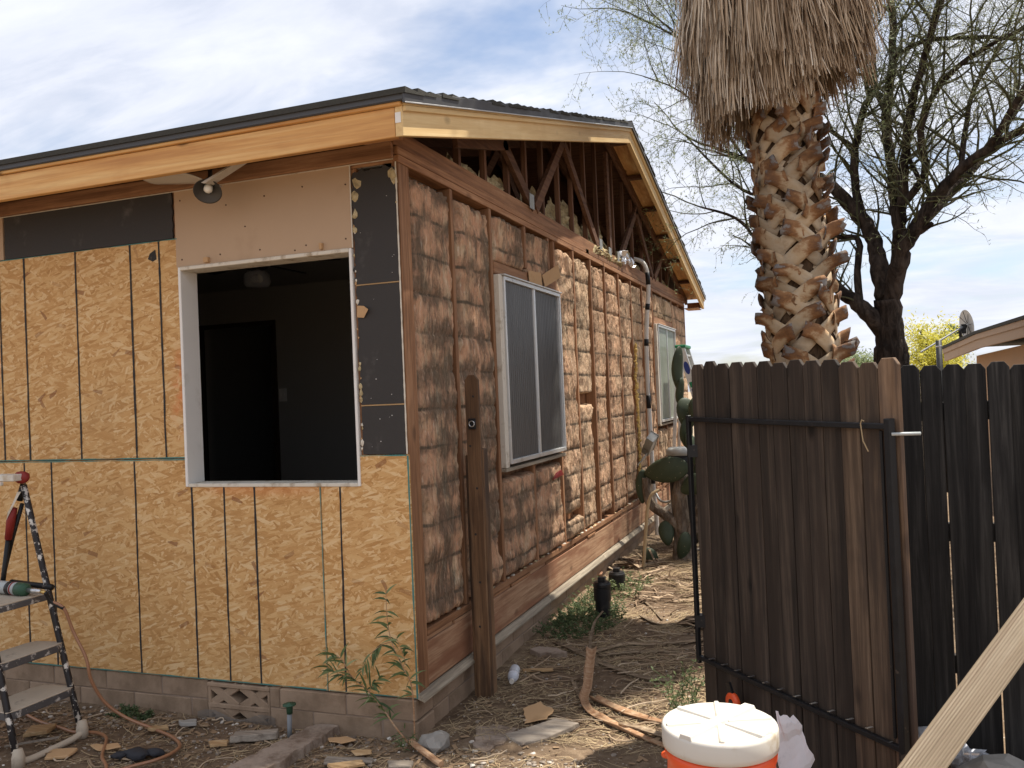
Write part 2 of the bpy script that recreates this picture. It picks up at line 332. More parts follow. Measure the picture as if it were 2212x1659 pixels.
MAT['post'] = wood('redwood_post', (0.055,0.028,0.015), (0.155,0.085,0.043), (0.28,0.165,0.085), 'z', 0.9, 0.7, 0.8, 0.45, 0.1, stain=(0.045,0.030,0.022))
MAT['deck'] = wood('decking_board', (0.25,0.19,0.125), (0.36,0.28,0.19), (0.45,0.37,0.265), 'x', 0.9, 0.1, 0.75, 0.3, 0.05)
MAT['grey_wood'] = wood('grey_scrap', (0.16,0.13,0.10), (0.30,0.25,0.20), (0.42,0.36,0.29), 'x', 1.1, 0.3, 0.9, 0.5, 0.2)
MAT['scrap'] = wood('scrap_lumber', (0.30,0.18,0.085), (0.46,0.30,0.15), (0.60,0.44,0.26), 'x', 1.1, 0.3, 0.85, 0.4, 0.2)
MAT['gypsum'] = plain('tan_sheathing', (0.45,0.32,0.215), 0.9, 0, 3, 0.07, 0.05, dirt=(0.38,0.265,0.175), dscale=1.6)
MAT['fiberboard'] = plain('black_fiberboard', (0.040,0.036,0.034), 0.7, 0, 9, 0.3, 0.3, dirt=(0.115,0.105,0.098), dscale=5, dlo=0.58, dhi=0.85)
MAT['white'] = plain('white_paint', (0.74,0.72,0.68), 0.5, 0, 6, 0.05, 0.06, dirt=(0.50,0.46,0.40), dscale=4, dlo=0.55, dhi=0.8)
MAT['offwhite'] = plain('old_white_paint', (0.62,0.57,0.48), 0.7, 0, 9, 0.1, 0.15, dirt=(0.34,0.27,0.19), dscale=9, dlo=0.5, dhi=0.7)
MAT['teal'] = plain('teal_edge_seal', (0.075,0.20,0.175), 0.7, 0, 40, 0.4)
MAT['mark'] = plain('black_marking', (0.030,0.028,0.027), 0.8, 0, 60, 0.5, dirt=(0.13,0.095,0.06), dscale=45, dlo=0.55, dhi=0.72)
MAT['nail'] = plain('rusty_nail', (0.10,0.06,0.04), 0.6, 0.6, 60, 0.3)
MAT['block'] = plain('concrete_block', (0.32,0.228,0.155), 0.95, 0, 10, 0.2, 0.6, dirt=(0.20,0.138,0.09), dscale=3.5, dlo=0.42, dhi=0.72)
MAT['mortar'] = plain('mortar', (0.25,0.185,0.138), 0.95, 0, 30, 0.2, 0.4)
MAT['concrete'] = plain('broken_concrete', (0.32,0.25,0.195), 0.95, 0, 20, 0.3, 0.8, dirt=(0.17,0.12,0.085), dscale=9, dlo=0.42, dhi=0.68)
MAT['stone'] = plain('grey_stone', (0.30,0.28,0.25), 0.9, 0, 14, 0.25, 0.5, dirt=(0.19,0.15,0.11), dscale=5)
MAT['alu'] = plain('aluminium', (0.62,0.62,0.61), 0.42, 0.75, 14, 0.1, dirt=(0.40,0.37,0.33), dscale=9)
MAT['flash'] = plain('grey_drip_edge', (0.075,0.075,0.078), 0.5, 0.3, 7, 0.12)
MAT['flash_edge'] = plain('bright_edge', (0.55,0.55,0.55), 0.35, 0.7, 7, 0.1)
MAT['shingle'] = plain('asphalt_shingle', (0.045,0.043,0.036), 0.95, 0, 60, 0.5, 0.6)
MAT['black_metal'] = plain('black_steel', (0.016,0.016,0.017), 0.42, 0.2, 20, 0.4, 0.15, dirt=(0.09,0.07,0.055), dscale=14, dlo=0.62, dhi=0.72)
MAT['black_plastic'] = plain('black_abs', (0.016,0.016,0.017), 0.42, 0, 20, 0.3, 0, dirt=(0.06,0.05,0.04), dscale=9)
MAT['pvc'] = plain('white_conduit', (0.66,0.64,0.60), 0.45, 0, 6, 0.05, dirt=(0.45,0.40,0.33), dscale=5)
MAT['tape'] = plain('black_tape', (0.014,0.014,0.015), 0.4, 0, 30, 0.3)
MAT['wire'] = plain('wire', (0.02,0.02,0.02), 0.5)
MAT['foil'] = plain('foil', (0.7,0.7,0.72), 0.3, 0.9, 30, 0.2, 0.8)
MAT['foam'] = plain('yellow_foam', (0.62,0.43,0.15), 0.9, 0, 30, 0.25, 0.6)
MAT['galv'] = plain('galvanised_plate', (0.36,0.36,0.34), 0.5, 0.7, 60, 0.3, 0.6)
MAT['grey_paint'] = plain('grey_enamel', (0.42,0.44,0.43), 0.45, 0.2, 6, 0.08, dirt=(0.25,0.22,0.18), dscale=8)
MAT['inner'] = plain('interior_paint', (0.36,0.34,0.31), 0.85, 0, 4, 0.05)
MAT['inner_dark'] = plain('dark_door', (0.05,0.03,0.02), 0.6, 0, 4, 0.2)
MAT['fan'] = plain('fan_bronze', (0.018,0.014,0.012), 0.4, 0.3)
MAT['floor'] = plain('dark_floor', (0.10,0.07,0.05), 0.6)
MAT['orange'] = plain('orange_plastic', (0.78,0.095,0.022), 0.38, 0, 8, 0.06, 0, dirt=(0.62,0.11,0.04), dscale=5, spec=0.5)
MAT['lid'] = plain('white_plastic', (0.62,0.58,0.51), 0.42, 0, 6, 0.04, 0, dirt=(0.40,0.31,0.20), dscale=7, dlo=0.55, dhi=0.78, spec=0.45)
MAT['red'] = plain('red_vinyl', (0.22,0.022,0.018), 0.5, 0, 10, 0.2)
MAT['hose'] = plain('copper_hose', (0.30,0.145,0.075), 0.35, 0.1, 15, 0.15, dirt=(0.22,0.12,0.07), dscale=9, spec=0.6)
MAT['brass'] = plain('brass', (0.55,0.38,0.14), 0.35, 0.9)
MAT['steel'] = plain('steel', (0.55,0.55,0.55), 0.3, 0.9)
MAT['tread'] = plain('dusty_tread', (0.46,0.385,0.295), 0.9, 0, 10, 0.12, 0.3, dirt=(0.22,0.185,0.15), dscale=7)
MAT['tread_edge'] = plain('painted_tread_edge', (0.10,0.095,0.095), 0.6, 0.2, 10, 0.2, 0.1, dirt=(0.50,0.47,0.43), dscale=18, dlo=0.54, dhi=0.62)
MAT['ladder_tube'] = plain('paint_spattered_tube', (0.030,0.027,0.028), 0.45, 0.3, 10, 0.3, 0.1, dirt=(0.60,0.56,0.50), dscale=24, dlo=0.54, dhi=0.60)
MAT['cloth_and_shade'] = plain('dark_cloth_and_shade', (0.035,0.035,0.04), 0.95, 0, 30, 0.3, 0.4)  # glove fabric, and the dark sheet that stands for shade behind the vent
MAT['paper'] = plain('printed_paper', (0.66,0.65,0.68), 0.7, 0, 5, 0.06, 0, dirt=(0.42,0.43,0.47), dscale=12)
MAT['cardboard'] = plain('cardboard', (0.48,0.30,0.155), 0.9, 0, 8, 0.1, 0.1, dirt=(0.36,0.21,0.10), dscale=5)
MAT['green_plastic'] = plain('green_plastic', (0.035,0.085,0.05), 0.5, 0, 10, 0.2)
MAT['grey_pipe'] = plain('grey_pvc', (0.21,0.22,0.23), 0.6, 0, 10, 0.2)
MAT['bronze'] = plain('lamp_bronze', (0.065,0.06,0.054), 0.45, 0.4, 10, 0.15)
MAT['bulb'] = plain('bulb_glass', (0.75,0.72,0.64), 0.25)
MAT['vinyl'] = plain('vinyl_sheet', (0.50,0.45,0.385), 0.5, 0, 5, 0.08, dirt=(0.33,0.28,0.23), dscale=4)
MAT['straw'] = plain('straw', (0.40,0.30,0.175), 0.9, 0, 4, 0.4)
MAT['chip'] = plain('wood_chip', (0.27,0.18,0.105), 0.9, 0, 1.5, 0.6)
MAT['tan_wall'] = plain('tan_stucco', (0.40,0.27,0.175), 0.95, 0, 3, 0.08, 0.2)
MAT['tan_trim'] = plain('tan_fascia', (0.37,0.27,0.19), 0.85, 0, 4, 0.12, 0.1, dirt=(0.24,0.17,0.12), dscale=2)
MAT['dish'] = plain('dish_mesh', (0.46,0.46,0.45), 0.6, 0.2, 10, 0.2)
MAT['blue'] = plain('blue_label', (0.03,0.05,0.22), 0.5)
MAT['green_label'] = plain('green_label', (0.02,0.20,0.09), 0.5)
def glass_rib():
    m = M('reeded_glass'); n = m.noise(m.map(m.pos(), (1,9,2)), 1.0, 3, 0.6)
    c = m.mix(n, (0.055,0.054,0.052), (0.12,0.118,0.113)); m.bump(m.noise(m.pos(), 160, 2, 0.6), 0.15, 0.002)
    return m.fin(c, 0.2, 0.0, 0.5)
MAT['reeded'] = glass_rib()
def glass_pale():
    m = M('pale_reeded_glass'); n = m.noise(m.map(m.pos(), (1,5,1.5), (0.5,0,0)), 1.0, 3, 0.6)
    return m.fin(m.mix(n, (0.22,0.25,0.20), (0.36,0.39,0.33)), 0.25, 0.0, 0.6)
MAT['pale_glass'] = glass_pale()
def screen_mat():
    m = M('wire_screen'); x, y, z = m.sep(m.pos())
    fx = m.math('FRACT', m.math('MULTIPLY', x, 140)); fz = m.math('FRACT', m.math('MULTIPLY', z, 140))
    a = m.math('MAXIMUM', m.math('GREATER_THAN', fx, 0.72), m.math('GREATER_THAN', fz, 0.72))
    tr = m.N.new('ShaderNodeBsdfTransparent'); mx = m.N.new('ShaderNodeMixShader')
    m.link(a, mx.inputs[0]); m.link(tr.outputs[0], mx.inputs[1]); m.link(m.p.outputs[0], mx.inputs[2]); m.link(mx.outputs[0], m.out.inputs[0])
    return m.fin((0.19,0.17,0.15), 0.5, 0.4)
MAT['screen'] = screen_mat()
def clear_mat(name, tint, tr=0.7):
    m = M(name); t = m.N.new('ShaderNodeBsdfTransparent'); t.inputs[0].default_value = (*tint, 1); mx = m.N.new('ShaderNodeMixShader')
    lw = m.N.new('ShaderNodeLayerWeight'); lw.inputs[0].default_value = 0.35
    m.link(m.mr(lw.outputs['Facing'], 0, 1, 1-tr, 1.0), mx.inputs[0]); m.link(t.outputs[0], mx.inputs[1]); m.link(m.p.outputs[0], mx.inputs[2]); m.link(mx.outputs[0], m.out.inputs[0])
    return m.fin((0.75,0.77,0.82), 0.12, 0, 0.7)
MAT['pet'] = clear_mat('clear_bottle', (0.9,0.93,0.97), 0.75)
MAT['film'] = clear_mat('clear_film', (0.9,0.9,0.9), 0.72)
def boot_mat():
    m = M('palm_leaf_base'); t = m.attr('t'); p = m.pos(); n = m.noise(m.map(p, (14,14,22)), 1.0, 5, 0.7)
    tt = m.math('ADD', t, m.math('MULTIPLY', m.math('SUBTRACT', n, 0.5), 0.8))
    col = m.ramp(tt, [(0.0,(0.34,0.24,0.145)), (0.30,(0.50,0.39,0.265)), (0.55,(0.46,0.325,0.19)), (0.72,(0.26,0.125,0.05)), (0.92,(0.14,0.068,0.033)), (1.0,(0.20,0.18,0.165))])
    col = m.hsv(col, 0.5, 1.0, m.mr(m.rnd(), 0, 1, 0.66, 1.08, False))
    m.bump(m.noise(m.map(p, (90,90,30)), 1.0, 3, 0.6), 0.3, 0.005); return m.fin(col, 0.8)
MAT['boot'] = boot_mat()
def thatch_mat():
    m = M('dead_frond_thatch'); t = m.attr('t')
    col = m.ramp(t, [(0.0,(0.075,0.045,0.026)), (0.25,(0.235,0.16,0.10)), (0.5,(0.42,0.31,0.205)), (0.75,(0.57,0.465,0.345)), (1.0,(0.69,0.61,0.50))])
    m.put(m.p.inputs['Roughness'], 0.8); return m.fin(col, 0.8, spec=0.2)
MAT['thatch'] = thatch_mat()
def bark(name, c1, c2, sc):
    m = M(name); p = m.pos(); n = m.noise(m.map(p, (sc,sc,sc*0.35)), 1.0, 6, 0.7, 0.6); k = m.vor(m.map(p, (sc*2,sc*2,sc*0.6)), 1.0)
    col = m.mix(m.mr(n, 0.35, 0.7), c1, c2); m.bump(m.math('ADD', n, k.outputs['Distance']), 0.9, 0.03); return m.fin(col, 0.95, spec=0.1)
MAT['bark'] = bark('mesquite_bark', (0.018,0.014,0.012), (0.085,0.065,0.052), 9)
MAT['palm_core'] = bark('palm_trunk', (0.035,0.02,0.012), (0.13,0.08,0.045), 14)
MAT['cactus_bark'] = bark('cactus_trunk', (0.10,0.075,0.055), (0.27,0.22,0.17), 14)
def leafm(name, cols, trans=0.3):
    m = M(name); t = m.attr('t'); col = m.ramp(t, [(0.0, cols[0]), (0.5, cols[1]), (1.0, cols[2])])
    tl = m.N.new('ShaderNodeBsdfTranslucent'); m.link(col, tl.inputs[0]); mx = m.N.new('ShaderNodeMixShader'); mx.inputs[0].default_value = trans
    m.link(m.p.outputs[0], mx.inputs[1]); m.link(tl.outputs[0], mx.inputs[2]); m.link(mx.outputs[0], m.out.inputs[0]); return m.fin(col, 0.6)
MAT['pebble'] = leafm('pale_pebble', ((0.16,0.12,0.09), (0.30,0.25,0.20), (0.60,0.55,0.48)), 0.0)
MAT['willow'] = leafm('narrow_leaf', ((0.045,0.08,0.03), (0.12,0.17,0.065), (0.32,0.36,0.18)))
MAT['weed'] = leafm('weed_leaf', ((0.05,0.075,0.03), (0.11,0.15,0.06), (0.24,0.27,0.12)))
MAT['palm_leaf'] = leafm('palm_leaf', ((0.04,0.075,0.025), (0.07,0.115,0.04), (0.12,0.16,0.06)), 0.2)
MAT['paloverde'] = leafm('yellow_bloom', ((0.26,0.26,0.04), (0.56,0.52,0.055), (0.74,0.66,0.09)), 0.35)
MAT['far_leaf'] = leafm('far_leaf', ((0.10,0.14,0.06), (0.20,0.25,0.11), (0.34,0.38,0.18)), 0.35)
MAT['twig'] = leafm('twig', ((0.045,0.045,0.022), (0.13,0.135,0.06), (0.34,0.33,0.19)), 0.1)
def cactus_mat():
    m = M('prickly_pear'); p = m.obj(); n = m.noise(p, 9, 4, 0.6); k = m.vor(p, 24)
    col = m.mix(n, (0.022,0.034,0.018), (0.058,0.075,0.04)); col = m.mix(m.mr(k.outputs['Distance'], 0.08, 0.14, 0.6, 0), col, (0.30,0.27,0.18))
    return m.fin(col, 0.55)
MAT['cactus'] = cactus_mat()
MAT['dry_frond'] = wood('dry_frond', (0.085,0.055,0.036), (0.23,0.165,0.105), (0.40,0.31,0.21), 'x', 1.4, 0, 0.85, 0.4, 0.25)
MAT['bark_strip'] = wood('bark_strip', (0.24,0.12,0.06), (0.42,0.25,0.14), (0.55,0.40,0.26), 'x', 1.2, 0, 0.85, 0.4, 0.1)

# ------------------------------------------------------------ ground
def gz(x, y):
    return -0.205 + 0.035*sst(y, 0.4, 3.0) + 0.018*fbm(x, y, 0, 0.9, 3)*sst(abs(x)+abs(y), 0, 1) + 0.010*fbm(x, y, 3.3, 5.5, 4)
def build_ground():
    def axis(lo, hi, st):
        a = []; v = lo
        while v <= hi: a.append(v); v += st
        s = st; v = a[-1]
        while v < 320: s *= 1.35; v += s; a.append(v)
        s = st; v = a[0]; b = []
        while v > -320: s *= 1.35; v -= s; b.insert(0, v)
        return b + a
    xs = axis(-3.2, 3.4, 0.045); ys = axis(-1.4, 6.6, 0.045)
    mb = MB(); nx = len(xs)
    vs = [(x, y, gz(x, y) if abs(x) < 30 and abs(y) < 30 else -0.2) for y in ys for x in xs]
    mb.add(vs, [(j*nx+i, j*nx+i+1, (j+1)*nx+i+1, (j+1)*nx+i) for j in range(len(ys)-1) for i in range(nx-1)])
    mb.build('ground', MAT['dirt'], smooth=True, kind='structure')
build_ground()

# ------------------------------------------------------------ house
HOUSE = empty('house', (0, 0, -0.2), 'house stripped for residing, bare studs and pink insulation on its gable side', 'house')
XL = -6.2; LY = 9.14; PK = 4.57
def zb(y): return 2.69 + 0.254*(min(y, 2*PK-y) + 0.39)
def bx(name, m, *b, parent=HOUSE, bevel=0.003, jit=0.0):
    b = [v + R.uniform(-jit, jit) for v in b]
    return MB().box(*b).build(name, MAT[m], parent, bevel=bevel)
# --- foundation blocks
def blocks():
    hs = [(-0.108, -0.006), (-0.218, -0.113), (-0.33, -0.223)]
    for ci, (z0, z1) in enumerate(hs):
        x = -0.002 - (0.2 if ci % 2 else 0.0)
        if ci % 2: bx('concrete_block', 'block', -0.196, -0.002, -0.018, 0.18, z0, z1, bevel=0.006, jit=0.003)
        while x > XL:
            x0, x1 = x-0.401, x-0.004
            proud = -0.018 if x1 > -0.86 else 0.006
            segs = [(x0, x1)]
            if x1 > -1.292 and x0 < -0.876 and z1 > -0.27:
                segs = [s for s in ((x0, min(x1, -1.298)), (max(x0, -0.872), x1)) if s[1]-s[0] > 0.04]
            for a, b in segs: bx('concrete_block', 'block', a, b, proud, 0.18, z0, z1, bevel=0.004, jit=0.0015)
            x -= 0.404
    MB().box(XL, -1.298, 0.0105, 0.17, -0.34, -0.01).box(-0.872, -0.03, -0.0135, 0.17, -0.34, -0.01).build('mortar', MAT['mortar'], HOUSE)
    for ci, (z0, z1) in enumerate(hs):
        y = 0.186 + (0.2 if ci % 2 else 0)
        if ci % 2: bx('concrete_block', 'block', -0.2, -0.012, 0.186, 0.382, z0, z1, bevel=0.006, jit=0.003)
        while y < LY:
            bx('concrete_block', 'block', -0.2, -0.012, y+0.004, min(LY, y+0.4), z0, z1, bevel=0.006, jit=0.003); y += 0.404
    MB().box(-0.19, -0.0165, 0.175, LY-.01, -0.34, -0.01).build('mortar', MAT['mortar'], HOUSE)
blocks()
def vent():
    x0, x1, z0, z1 = -1.290, -0.880, -0.262, -0.010; mb = MB(); zm = -0.135
    mb.box(x0, x1, -0.012, 0.10, z1-0.022, z1).box(x0, x1, -0.010, 0.10, z0, z0+0.02).box(x0, x1, -0.008, 0.10, zm-0.013, zm+0.013)
    mb.box(x0, x0+0.02, -0.006, 0.10, z0+.02, z1-.022).box(x1-0.02, x1, -0.006, 0.10, z0+.02, z1-.022)
    w = (x1-x0)/2
    for (a, b) in ((z0+0.012, zm), (zm, z1-0.012)):
        for k in range(2):
            for s in (0, 1):
                p = (x0+k*w + 0.012, 0.045+0.002*s, a if s else b); q = (x0+(k+1)*w - 0.012, 0.045+0.002*s, b if s else a)
                mb.bar(p, q, 0.095, 0.046 if b > -0.1 else 0.060, (0, 0, 1))
    v = mb.build('vent_block', MAT['block'], HOUSE, bevel=0.004)
    MB().box(x0-0.02, x1+0.02, 0.16, 0.165, z0-0.03, z1).build('vent_shade_sheet', MAT['cloth_and_shade'], v)  # dark sheet standing in for the shade of the hollow behind
    m2 = MB(); n = 24
    for i in range(n+1):
        t = i/n; x = x0-0.06 + t*(x1-x0+0.10)
        for j in range(5):
            u = j/4; y = -0.022 - 0.03*math.sin(t*5)*(1-u)*0.5 - 0.02*(1-u); m2.v.append((x, y, z0-0.03 + u*(0.12+0.02*math.sin(t*9)))); m2.a.append(0)
    for i in range(n):
        for j in range(4): m2.f.append((i*5+j, (i+1)*5+j, (i+1)*5+j+1, i*5+j+1))
    m2.build('insect_screen', MAT['screen'], v)
vent()
# --- interior room behind the opening
def room():
    x0, x1, y0, y1, z0, z1 = -4.9, -0.13, 0.128, 3.5, 0.30, 2.70
    bx('floor', 'floor', XL, -0.10, 0.02, LY-.1, 0.26, z0, bevel=0)
    bx('ceiling', 'inner', XL, -0.10, 0.03, LY-.1, 2.70, 2.715, bevel=0)
    # back wall with its doorway
    MB().box(x0, -4.15, y1, y1+0.1, z0, z1).box(-3.30, x1, y1, y1+0.1, z0, z1).box(-4.15, -3.30, y1, y1+0.1, 2.32, z1).build('interior_wall', MAT['inner'], HOUSE)
    MB().box(x1, x1+0.02, y0, LY-.1, z0, z1).build('interior_wall', MAT['inner'], HOUSE)
    MB().box(x0-0.02, x0, y0, LY-.1, z0, z1).build('interior_wall', MAT['inner'], HOUSE)
    MB().box(x0, x1, LY-.12, LY-.1, z0, z1).build('interior_wall', MAT['inner'], HOUSE)
    # inner face of the front wall round the opening
    MB().box(x0, -1.39, 0.108, 0.128, z0, z1).box(-0.27, x1, 0.108, 0.128, z0, z1).box(-1.39, -0.27, 0.108, 0.128, 2.30, z1).box(-1.39, -0.27, 0.108, 0.128, z0, 1.06).build('interior_wall', MAT['inner'], HOUSE)
    d = MB(); d.box(-4.20, -4.14, y1-0.015, y1, z0, 2.36).box(-3.31, -3.25, y1-0.015, y1, z0, 2.36).box(-4.14, -3.31, y1-0.015, y1, 2.315, 2.36).build('door_casing', MAT['inner_dark'], HOUSE)
    s = bx('light_switch', 'white', -3.235, -3.145, y1-0.008, y1, 1.53, 1.66)
    MB().box(-3.215, -3.200, y1-0.016, y1-0.009, 1.58, 1.61).box(-3.180, -3.165, y1-0.016, y1-0.009, 1.58, 1.61).build('toggle', MAT['white'], s)
room()
# --- front wall boards
def panel(name, poly, m, y0=0.0, y1=0.012, jag=0.0, parent=HOUSE):
    pts = []
    n = len(poly)
    for i in range(n):
        a = poly[i]; b = poly[(i+1) % n]; pts.append(a)
        j = jag[i] if isinstance(jag, (list, tuple)) else jag
        if j:
            L = math.hypot(b[0]-a[0], b[1]-a[1]); k = int(L/0.014)
            nxn, nzn = -(b[1]-a[1])/L, (b[0]-a[0])/L
            for q in range(1, k):
                t = q/k; d = -abs(j*(0.6*nz(a[0]+t*L*3, a[1]+i*7.7, 1.1, 4) + 0.8*nz(t*L, i*3.3, 0, 28)))*1.3
                pts.append((a[0]+(b[0]-a[0])*t - nxn*d*-1, a[1]+(b[1]-a[1])*t - nzn*d*-1))
    mb = MB(); mb.prism([(x, y0, z) for x, z in pts], (0, y1-y0, 0)); return mb.build(name, MAT[m], parent)
def line(parent, x, z0, z1, w=0.0125, xe=None):
    xe = x if xe is None else xe; n = int((z1-z0)/0.02); pts = []; ws = []
    for i in range(n+1):
        t = i/n; z = z0+(z1-z0)*t; pts.append((x+(xe-x)*t + 0.0022*nz(x*9, z, 0, 6), -0.0012, z)); ws.append(w*(0.95 + 0.35*nz(x, z, 4.4, 22)+0.35*nz(x*7, z, 1.4, 3)))
    MB().ribbon(pts, ws, (1, 0, 0)).build('marking_line', MAT['mark'], parent)
def edge(parent, pts, w=0.0045, m='teal'):
    (x0, z0), (x1, z1) = pts; L = math.hypot(x1-x0, z1-z0); n = max(2, int(L/0.03)); d = Vector((x1-x0, 0, z1-z0)).normalized(); sd = Vector((-d.z, 0, d.x))
    P = []; W = []
    for i in range(n+1):
        t = i/n; P.append((x0+(x1-x0)*t, -0.0015, z0+(z1-z0)*t)); W.append(w*max(0.25, 1+1.1*nz(x0+t*L, z0, 9.1, 8)))
    MB().ribbon(P, W, sd).build('sealed_edge', MAT[m], parent)
def front_wall():
    A = panel('osb_panel', [(-2.956, 0), (-0.520, 0), (-0.520, 1.066), (-1.372, 1.066), (-1.372, 1.219), (-2.956, 1.219)], 'osb')
    for x, z1 in ((-2.60, 1.21), (-2.383, 1.215), (-1.751, 1.21), (-1.352, 1.064), (-1.135, 1.064), (-0.935, 1.064)): line(A, x, 0.004, z1)
    edge(A, ((-2.95, 1.215), (-1.378, 1.215))); edge(A, ((-2.95, 0.004), (-0.53, 0.004)), 0.006); edge(A, ((-0.523, 0.0), (-0.523, 1.06)), 0.005)
    B = panel('osb_panel', [(-0.516, 0), (0, 0), (0, 1.222), (-0.282, 1.222), (-0.282, 1.066), (-0.516, 1.066)], 'osb', -0.001, 0.012)
    line(B, -0.412, 0.004, 1.062, xe=-0.403); edge(B, ((-0.004, 0.0), (-0.004, 1.218)), 0.009); edge(B, ((-0.51, 0.003), (-0.01, 0.003)), 0.004); edge(B, ((-0.275, 1.219), (-0.01, 1.219)), 0.005)
    C = panel('osb_panel', [(-5.396, 0), (-2.960, 0), (-2.960, 1.219), (-5.396, 1.219)], 'osb')
    for x in (-3.2, -3.6, -4.0, -4.4): line(C, x, 0.004, 1.21)
    U = panel('osb_panel', [(-3.824, 1.224), (-1.386, 1.224), (-1.386, 2.452), (-3.824, 2.452)], 'osb', 0.001, 0.012)
    for x in (-2.755, -2.548, -2.140, -1.729, -1.520): line(U, x, 1.228, 2.450, 0.0135)
    edge(U, ((-3.8, 1.227), (-1.39, 1.227)), 0.005); edge(U, ((-3.8, 2.450), (-1.39, 2.450)), 0.004)
    MB().prism([(-1.60, 0, 2.355), (-1.585, 0, 2.385), (-1.545, 0, 2.405), (-1.538, 0, 2.35), (-1.565, 0, 2.338)], (0, -0.001, 0)).build('knot', MAT['mark'], U)
    panel('osb_panel', [(-6.2, 1.224), (-3.828, 1.224), (-3.828, 2.452), (-6.2, 2.452)], 'osb')
    panel('fiberboard_panel', [(-2.700, 2.456), (-1.424, 2.456), (-1.424, 2.714), (-2.700, 2.714)], 'fiberboard', 0.002, 0.014, jag=[0, 0.012, 0, 0.006])
    panel('gypsum_panel', [(-3.9, 2.456), (-2.712, 2.456), (-2.712, 2.716), (-3.9, 2.716)], 'gypsum', 0.0, 0.012)
    G = panel('gypsum_panel', [(-1.400, 2.290), (-0.274, 2.290), (-0.274, 2.733), (-1.400, 2.733)], 'gypsum', 0.0, 0.012)
    for x, z in ((-1.36, 2.66), (-1.05, 2.60), (-0.8, 2.62), (-0.56, 2.64), (-0.30, 2.62), (-1.36, 2.33), (-1.1, 2.335), (-0.84, 2.335), (-0.55, 2.33), (-0.31, 2.34), (-0.93, 2.47), (-0.62, 2.31)):
        MB().lathe([(0.0045, 0), (0.0045, 0.0025)], (x, 0, z), 8, (0, -1, 0)).build('nail_head', MAT['nail'], G)
    MB().box(-1.20, -1.17, -0.02, 0.0, 2.298, 2.325).box(-0.46, -0.445, -0.02, 0.0, 2.298, 2.33).build('torn_paper', MAT['cardboard'], G)
    for (z0, z1, j) in ((1.226, 1.472, (0, .004, 0, .006)), (1.481, 2.090, (0, .004, 0, .012)), (2.099, 2.672, (0, .006, .030, .034))):
        P = panel('fiberboard_panel', [(-0.258, z0), (-0.014, z0), (-0.014, z1), (-0.258, z1)], 'fiberboard', 0.002, 0.014, jag=j)
        for q in range(5):
            x, z = R.uniform(-0.235, -0.03), R.uniform(z0+.03, z1-.05)
            MB().lathe([(R.uniform(.0012, .003), 0), (0.0008, 0.002)], (x, 0.002, z), 6, (0, -1, 0)).build('plaster_fleck', MAT['white'], P)
    MB().prism([(-0.262, -0.002, 1.93), (-0.22, -0.006, 1.925), (-0.185, -0.02, 1.965), (-0.215, -0.012, 1.985), (-0.258, -0.003, 1.99)], (0, 0.002, 0)).build('torn_paper', MAT['cardboard'], HOUSE)
    bx('seam_strip', 'scrap', -0.26, -0.012, 0.0, 0.006, 1.4735, 1.4795, bevel=0); bx('seam_strip', 'scrap', -0.26, -0.012, 0.0, 0.006, 2.0915, 2.0975, bevel=0)
    # ragged paper-faced edges beside the black boards
    for x, zz0, zz1, w in ((-0.007, 1.226, 2.70, 0.008),):
        n = 60; P = [(x+0.001*nz(i*.4, 0), -0.001, zz0+(zz1-zz0)*i/n) for i in range(n+1)]
        MB().ribbon(P, [w*(1+0.5*nz(i*.9, 2.2)) for i in range(n+1)], (1, 0, 0)).build('white_edge', MAT['offwhite'], HOUSE)
    for i in range(26):
        z = R.uniform(1.25, 2.66); x = -0.262 + R.uniform(-.004, .008) if R.random() < .92 else -0.012
        s_ = R.uniform(.003, .011)
        MB().blob((x, 0.0, z), s_, 0.004, s_*1.5, i, 0.5).build('foam_scrap', MAT[R.choice(['loose_insul', 'offwhite', 'cardboard'])], HOUSE)
    for z, s_, x in ((2.62, .03, -0.235), (2.55, .026, -0.25), (2.46, .02, -.252), (2.64, .028, -0.03), (2.61, .02, -.022), (2.38, .016, -.255)):
        MB().blob((x, 0.004, z), s_, 0.012, s_*1.3, z*9, 0.5).build('foam_scrap', MAT['loose_insul'], HOUSE)
    # studs and plates behind
    for x in (-0.262, -0.30, -0.66, -1.06, -1.42, -1.46, -1.86, -2.27, -2.68, -3.08, -3.5):
        z0, z1 = (0.02, 1.05) if -1.38 < x < -0.28 else (0.02, 2.70)
        bx('stud', 'old_z', x-0.019, x+0.019, 0.016, 0.105, z0, z1)
    bx('header', 'old_x', -1.40, -0.26, 0.018, 0.105, 2.31, 2.60); bx('sill', 'old_x', -1.40, -0.26, 0.018, 0.105, 1.0, 1.058)
    bx('top_plate', 'old_x', XL, -0.045, 0.016, 0.105, 2.702, 2.78)
    bx('frieze_board', 'old_x', XL, -0.015, -0.030, -0.002, 2.717, 2.797)
    MB().box(XL, -0.02, -0.006, 0.0, 2.7125, 2.716).build('old_caulk', MAT['offwhite'], HOUSE)
    # jamb lining of the opening
    J = empty('opening_frame', (-0.83, 0, 1.07)); J.parent = HOUSE; J.location = Vector((-0.83, 0, 1.07)) - WL[HOUSE]
    bx('jamb', 'white', -1.386, -1.368, -0.010, 0.128, 1.064, 2.288, parent=J); bx('jamb', 'white', -0.292, -0.276, -0.010, 0.128, 1.064, 2.288, parent=J)
    bx('jamb_head', 'offwhite', -1.368, -0.292, -0.012, 0.128, 2.268, 2.289, parent=J); bx('jamb_sill', 'offwhite', -1.368, -0.292, -0.008, 0.128, 1.062, 1.082, parent=J)
    # caulk left on the frame edges
    for i in range(60):
        t = i/60
        for (x, z) in ((-1.384, 1.08+1.2*R.random()), (-0.282, 1.08+1.2*R.random())):
            pass
